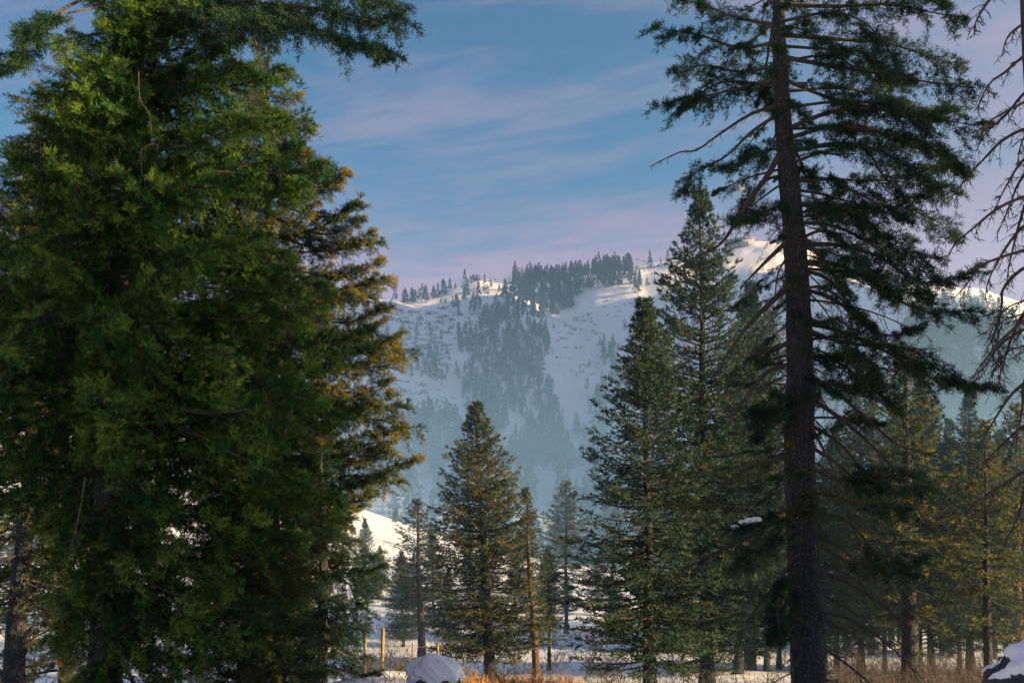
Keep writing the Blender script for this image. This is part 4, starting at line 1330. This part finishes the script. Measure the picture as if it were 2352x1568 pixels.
# more of the valley wood, left behind the firs and in the mist
for _ in range(120):
    u = rngH.uniform(1900, 2400); v = rngH.uniform(850, 1000)
    q = on_terrain(u, v, 250, 1300)
    if q is not None: hill_tree(q, rngH.uniform(14, 22), None, None)
o = link("far_forest", far_stuff.mesh("far_forest", [M_HILL, M_BARK]))
tag(o, "mass of hazy conifers filling the gullies of the far hill", "forest", kind="stuff")
# low scrub on the slopes
gs = Geo()
for poly, n in [([(230, 560), (640, 520), (940, 620), (700, 690), (640, 960), (350, 850), (220, 840)], 230), ([(230, 930), (600, 1060), (730, 1240), (480, 1190), (300, 1060)], 110),
                ([(1300, 640), (1480, 500), (1850, 480), (1760, 700), (1560, 960), (1340, 960)], 60), ([(860, 340), (1060, 330), (1060, 420), (880, 480)], 40)]:
    got = 0
    for _ in range(n * 8):
        u, v = rngH.uniform(200, 1870), rngH.uniform(330, 1260)
        if not inside(u, v, poly): continue
        a = r3(u, v)
        q = on_terrain(a[0], a[1], 60, 1500, 500)
        if q is None: continue
        k = 14
        sz = rngH.uniform(.5, 1.9)
        B = q + rngH.normal(0, 1, (k, 3)) * np.array([sz, sz, .25 * sz]) + np.array([0, 0, .3 * sz])
        leaves(gs, B, unit(rngH.normal(0, 1, (k, 3)) + np.array([0, 0, .6])), sz * .9, sz * .6, rngH, np.full(k, .4))
        got += 1
        if got >= n: break
tag(link("scrub", gs.mesh("scrub", M_HILL)), "low dark scrub dotted over the snowy slopes", "scrub", kind="stuff")


# ------------------------------------------------------------------ ski lift, masts, hut on the summit
def lift_tower(u, v0, v1, arm):
    q = on_terrain(u, v1)
    if q is None: return
    H = (v1 - v0) / FX * q[1]
    root = empty("lift_tower", q, "small chairlift tower with a cross arm on the ridge", "lift tower", "chairlift towers on the ridge")
    g = Geo(); g.tube([(0, 0, -1), (0, 0, H)], [.45, .32], 8); link("pole", g.mesh("pole", M_STEEL), root)
    g = Geo(); g.box((0, 0, H), (arm, .25, .28)); link("crossarm", g.mesh("crossarm", M_STEEL), root)
    for sx in (-1, 1):
        g = Geo(); g.box((sx * arm * .9, 0, H - .6), (.25, 1.2, .35)); link("sheave", g.mesh("sheave", M_STEEL), root)


for u, v0, v1 in [(918, 290, 332), (957, 285, 326), (972, 288, 324), (1853, 212, 262), (1893, 222, 292), (1957, 300, 362), (1922, 240, 292)]:
    a, b = r3(u, v0), r3(u, v1)
    lift_tower(b[0], a[1], b[1] + 2, 2.6)


def mast(u, vt, vb, w, label, platform=None):
    q = on_terrain(u, vb) if on_terrain(u, vb) is not None else on_terrain(u, vb + 10)
    H = (vb - vt) / FX * q[1]
    root = empty("radio_mast", q - np.array([0, 0, .5]), label, "mast", "radio masts on the summit")
    g = Geo()
    for a in range(3):
        c, s_ = math.cos(a * 2.094), math.sin(a * 2.094)
        g.tube([(w * c, w * s_, -1), (w * c, w * s_, H)], .2, 4)
    link("mast_legs", g.mesh("mast_legs", M_STEEL), root)
    g = Geo()
    n = int(H / (w * 2.0)); A, B = [], []
    for i in range(n):
        for a in range(3):
            p = np.array([w * math.cos(a * 2.094), w * math.sin(a * 2.094), i * H / n]); r_ = np.array([w * math.cos((a + 1) * 2.094), w * math.sin((a + 1) * 2.094), (i + 1) * H / n])
            A.append(p); B.append(r_)
    g.twigs(A, B, .16)
    link("lattice", g.mesh("lattice", M_STEEL), root)["kind"] = "stuff"
    if platform:
        zp = H * platform
        g = Geo()
        g.box((0, 0, zp), (5.5, 2.5, .8)); link("platform", g.mesh("platform", M_STEEL), root)
        for sx in (-1, 0, 1):
            g = Geo(); g.tube([(sx * 5.2, 0, zp), (sx * 5.2, 0, zp + 10)], .35, 4); link("aerial", g.mesh("aerial", M_STEEL), root)
    return root


mast(1665, 468, 562, .9, "thin lattice radio mast left of the hut on the summit")
mast(1703, 395, 562, 1.1, "taller radio mast with a platform above the summit hut", .82)
q = on_terrain(1708, 566)
if q is None: q = on_terrain(1708, 576)
hut = empty("summit_hut", q, "low grey flat-roofed hut at the foot of the masts on the summit", "hut")
for nm, c, h, m in [("wall", (0, 0, 3), (9, 5, 3.6), M_WALL), ("wall", (-13, 0, 2.4), (4, 4, 2.8), M_WALL), ("roof", (0, 0, 6.9), (9.6, 5.6, .3), M_STEEL), ("roof", (-13.2, 0, 5.45), (4.2, 4.5, .25), M_STEEL), ("door", (3, -5.06, 1.6), (1.2, .05, 1.6), M_STEEL)]:
    g = Geo(); g.box(c, h); link(nm, g.mesh(nm, m), hut)

# ------------------------------------------------------------------ fence, boulders, brush
fence = empty("wire_fence", (0, 0, 0), "sunlit wooden post and wire fence running down behind the snow bank", "fence")
f_pts = []
for u, vt, vb, Y, r in [(838, 1440, 1500, 23.5, .035), (878, 1441, 1511, 25, .045), (947, 1475, 1508, 28, .022), (1005, 1476, 1514, 30.0, .04), (1064, 1500, 1532, 33.5, .03)]:
    b = at(u, vb, Y); t = at(u, vt, Y)
    z0 = min(b[2], h1(b[0], Y)) - .2
    g = Geo()
    k = 6
    zz_ = np.linspace(z0, t[2], k)
    g.tube(np.stack([np.full(k, b[0]), np.full(k, Y), zz_], 1), r, 10)
    top_ = np.stack([b[0] + r * np.cos(np.arange(10) * PI / 5), Y + r * np.sin(np.arange(10) * PI / 5), np.full(10, t[2])], 1)
    g.add(np.vstack([top_, [[b[0], Y, t[2] + .01]]]), [(j, (j + 1) % 10, 10, 10) for j in range(10)][0:0])
    g.add(top_, [(0, 1, 2, 3), (0, 3, 4, 5), (0, 5, 6, 7), (0, 7, 8, 9)])
    link("post", g.mesh("post", M_POST, False), fence)
    f_pts.append((np.array([b[0], Y, z0]), t))
for k in range(4):
    f = [.35, .55, .75, .93][k]
    g = Geo()
    P = [b + (t - b) * f for b, t in f_pts]
    g.tube(spine(P, 24), .0035, 4)
    link("wire", g.mesh("wire", M_STEEL), fence)
rail = Geo(); rail.tube([at(975, 1500, 27.5), at(1035, 1540, 31)], .045, 6)
tag(link("fallen_rail", rail.mesh("fallen_rail", M_POST)), "orange lit wooden rail lying aslant behind the snow bank", "rail")


def boulder(name, c, size, seed, label, cap_cut, cap_lift, rough=1.0):
    rng = np.random.default_rng(seed)
    nu, nv = 90, 56
    th = np.linspace(0, 2 * PI, nu, endpoint=False)[None]; ph = np.linspace(.02, PI - .02, nv)[:, None]
    d = np.stack([np.cos(th) * np.sin(ph), np.sin(th) * np.sin(ph), np.cos(ph) + 0 * th], -1)
    r = 1 + (.28 if rough else .34) * fbm(d[..., 0] * 1.6 + d[..., 2] * 1.3 + seed, d[..., 1] * 1.6 - d[..., 2] * .9, 4, seed)
    r = r + .07 * rough * np.abs(fbm(d[..., 0] * 4.5 + seed, d[..., 1] * 4.5 + d[..., 2] * 3.7, 4, seed + 11)) - .05 * rough * np.abs(fbm(d[..., 2] * 6 + seed, d[..., 0] * 5 - d[..., 1] * 4, 3, seed + 17))
    V = d * r[..., None] * np.array(size)
    i = np.arange(nv - 1)[:, None] * nu; j = np.arange(nu)[None]; jn = (j + 1) % nu
    Q = np.stack([i + j, i + nu + j, i + nu + jn, i + jn], -1).reshape(-1, 4)
    root = empty(name, c, label, "boulder")
    link("rock", mesh_of("rock", V.reshape(-1, 3), Q, M_ROCK, None, True), root)
    # snow lying on it: the upper faces, lifted, with ragged lower edge
    lift = cap_lift * sstep((d[..., 2] - cap_cut + (.55 + .3 * (cap_cut > .3)) * fbm(d[..., 0] * 2.1 + 7, d[..., 1] * 2.1 + d[..., 2], 3, seed + 3)) / .18)
    W = V * (1 + (lift[..., None] - .02))
    W[..., 2] += lift * .25 * size[2]
    link("snow_cap", mesh_of("snow_cap", W.reshape(-1, 3), Q, M_PURE, np.full(nu * nv, -1.0), True), root)
    return root


p = at(998, 1548, 19.0)
boulder("boulder", (p[0], 19.0, p[2] - .06), (.50, .48, .33), 4, "rounded boulder under a smooth thick snow cap on the snow bank", -.15, .20, 0.0)
p = at(2352, 1560, 6.0)
boulder("boulder", (p[0] + .42, 6.0, p[2] - .36), (.62, .6, .62), 9, "dark boulder with patchy snow at the bottom right corner", .68, .05)


def brush(name, spots, n, hgt, spread, mat, label, cat, seed, r=.004, arch=.5):
    rng = np.random.default_rng(seed)
    g = Geo()
    A, B = [], []
    for (x, y) in spots:
        z = h1(x, y)
        m = int(n)
        b = np.array([x, y, z]) + rng.normal(0, 1, (m, 3)) * np.array([spread * .35, spread * .35, 0])
        d = unit(rng.normal(0, 1, (m, 3)) * np.array([arch, arch, .2]) + np.array([0, 0, 1]))
        l = hgt * rng.uniform(.4, 1.1, m)
        m1 = b + d * (l * .5)[:, None]
        e = m1 + unit(d + rng.normal(0, .3, (m, 3))) * (l * .5)[:, None]
        A += [b, m1]; B += [m1, e]
        for q in range(3):
            f = rng.uniform(.2, .9, m)[:, None]
            s0 = m1 + (e - m1) * f
            A.append(s0); B.append(s0 + unit(d + rng.normal(0, .6, (m, 3))) * (l * rng.uniform(.15, .35, m))[:, None])
    g.twigs(np.concatenate(A), np.concatenate(B), r)
    return tag(link(name, g.mesh(name, mat)), label, cat, kind="stuff")


rb_ = np.random.default_rng(3)
def spots(u0, u1, v0, v1, y0, y1, n):
    out = []
    for _ in range(n * 20):
        y = rb_.uniform(y0, y1); u = rb_.uniform(u0, u1)
        out.append((at(u, 1540, y)[0], y))
        if len(out) >= n: break
    return out


brush("twig_brush", spots(800, 985, 0, 0, 17, 24, 46), 9, .42, .5, M_TWIG, "thin bare twigs poking out of the snow bank", "brush", 1, .004, .9)
brush("twig_brush", spots(1880, 2330, 0, 0, 20, 42, 300), 13, 1.5, .9, M_GREYTWIG, "tangle of bare grey twigs along the bottom right", "brush", 2, .005, .7)
brush("dry_grass", spots(1040, 1340, 0, 0, 27, 42, 200), 12, .55, .6, M_GRASS, "orange lit dry grass and stems round the lone fir", "grass", 4, .008, .5)
brush("twig_brush", spots(840, 1420, 0, 0, 36, 74, 150), 9, .9, 1.1, M_TWIG, "reddish bare undergrowth between the trees of the clearing", "brush", 12, .010, .7)
brush("dry_grass", spots(900, 1040, 0, 0, 26, 34, 70), 16, .6, .6, M_TWIG, "dark dry stems behind the fence", "grass", 6, .006, .6)
brush("dry_grass", spots(1350, 2300, 0, 0, 30, 60, 150), 10, .9, .8, M_GREYTWIG, "dark dead stems on the floor of the wood", "grass", 7, .009, .6)

# ------------------------------------------------------------------ say which one: count the repeats from the left
ORD = ("first second third fourth fifth sixth seventh eighth ninth tenth eleventh twelfth thirteenth fourteenth fifteenth sixteenth seventeenth eighteenth nineteenth").split()


def ordinal(n):
    if n <= 19: return ORD[n - 1]
    tens = {2: ("twenty", "twentieth"), 3: ("thirty", "thirtieth"), 4: ("forty", "fortieth"), 5: ("fifty", "fiftieth"), 6: ("sixty", "sixtieth")}[n // 10]
    return tens[1] if n % 10 == 0 else tens[0] + "-" + ORD[n % 10 - 1]


for grp, text in (("conifers on the left shoulder of the ridge", "{} conifer from the left on the open left shoulder of the ridge"),
                  ("conifers along the ridge top grove", "{} conifer from the left along the top of the ridge grove"),
                  ("hazy belt of trees beyond the clearing", "{} hazy conifer from the left in the belt beyond the clearing"),
                  ("lone conifers on the skyline right of the grove", "{} lone conifer from the left on the bare skyline right of the grove"),
                  ("lone conifers on the open snow slopes", "{} small dark conifer from the left on the open snow slopes"),
                  ("chairlift towers on the ridge", "{} small chairlift tower from the left on the ridge skyline")):
    ms = [o for o in COL.objects if o.get("group") == grp and o.parent is None]
    ms.sort(key=lambda o: o.location.x / o.location.y)
    for k, o in enumerate(ms):
        o["label"] = text.format(ordinal(k + 1))
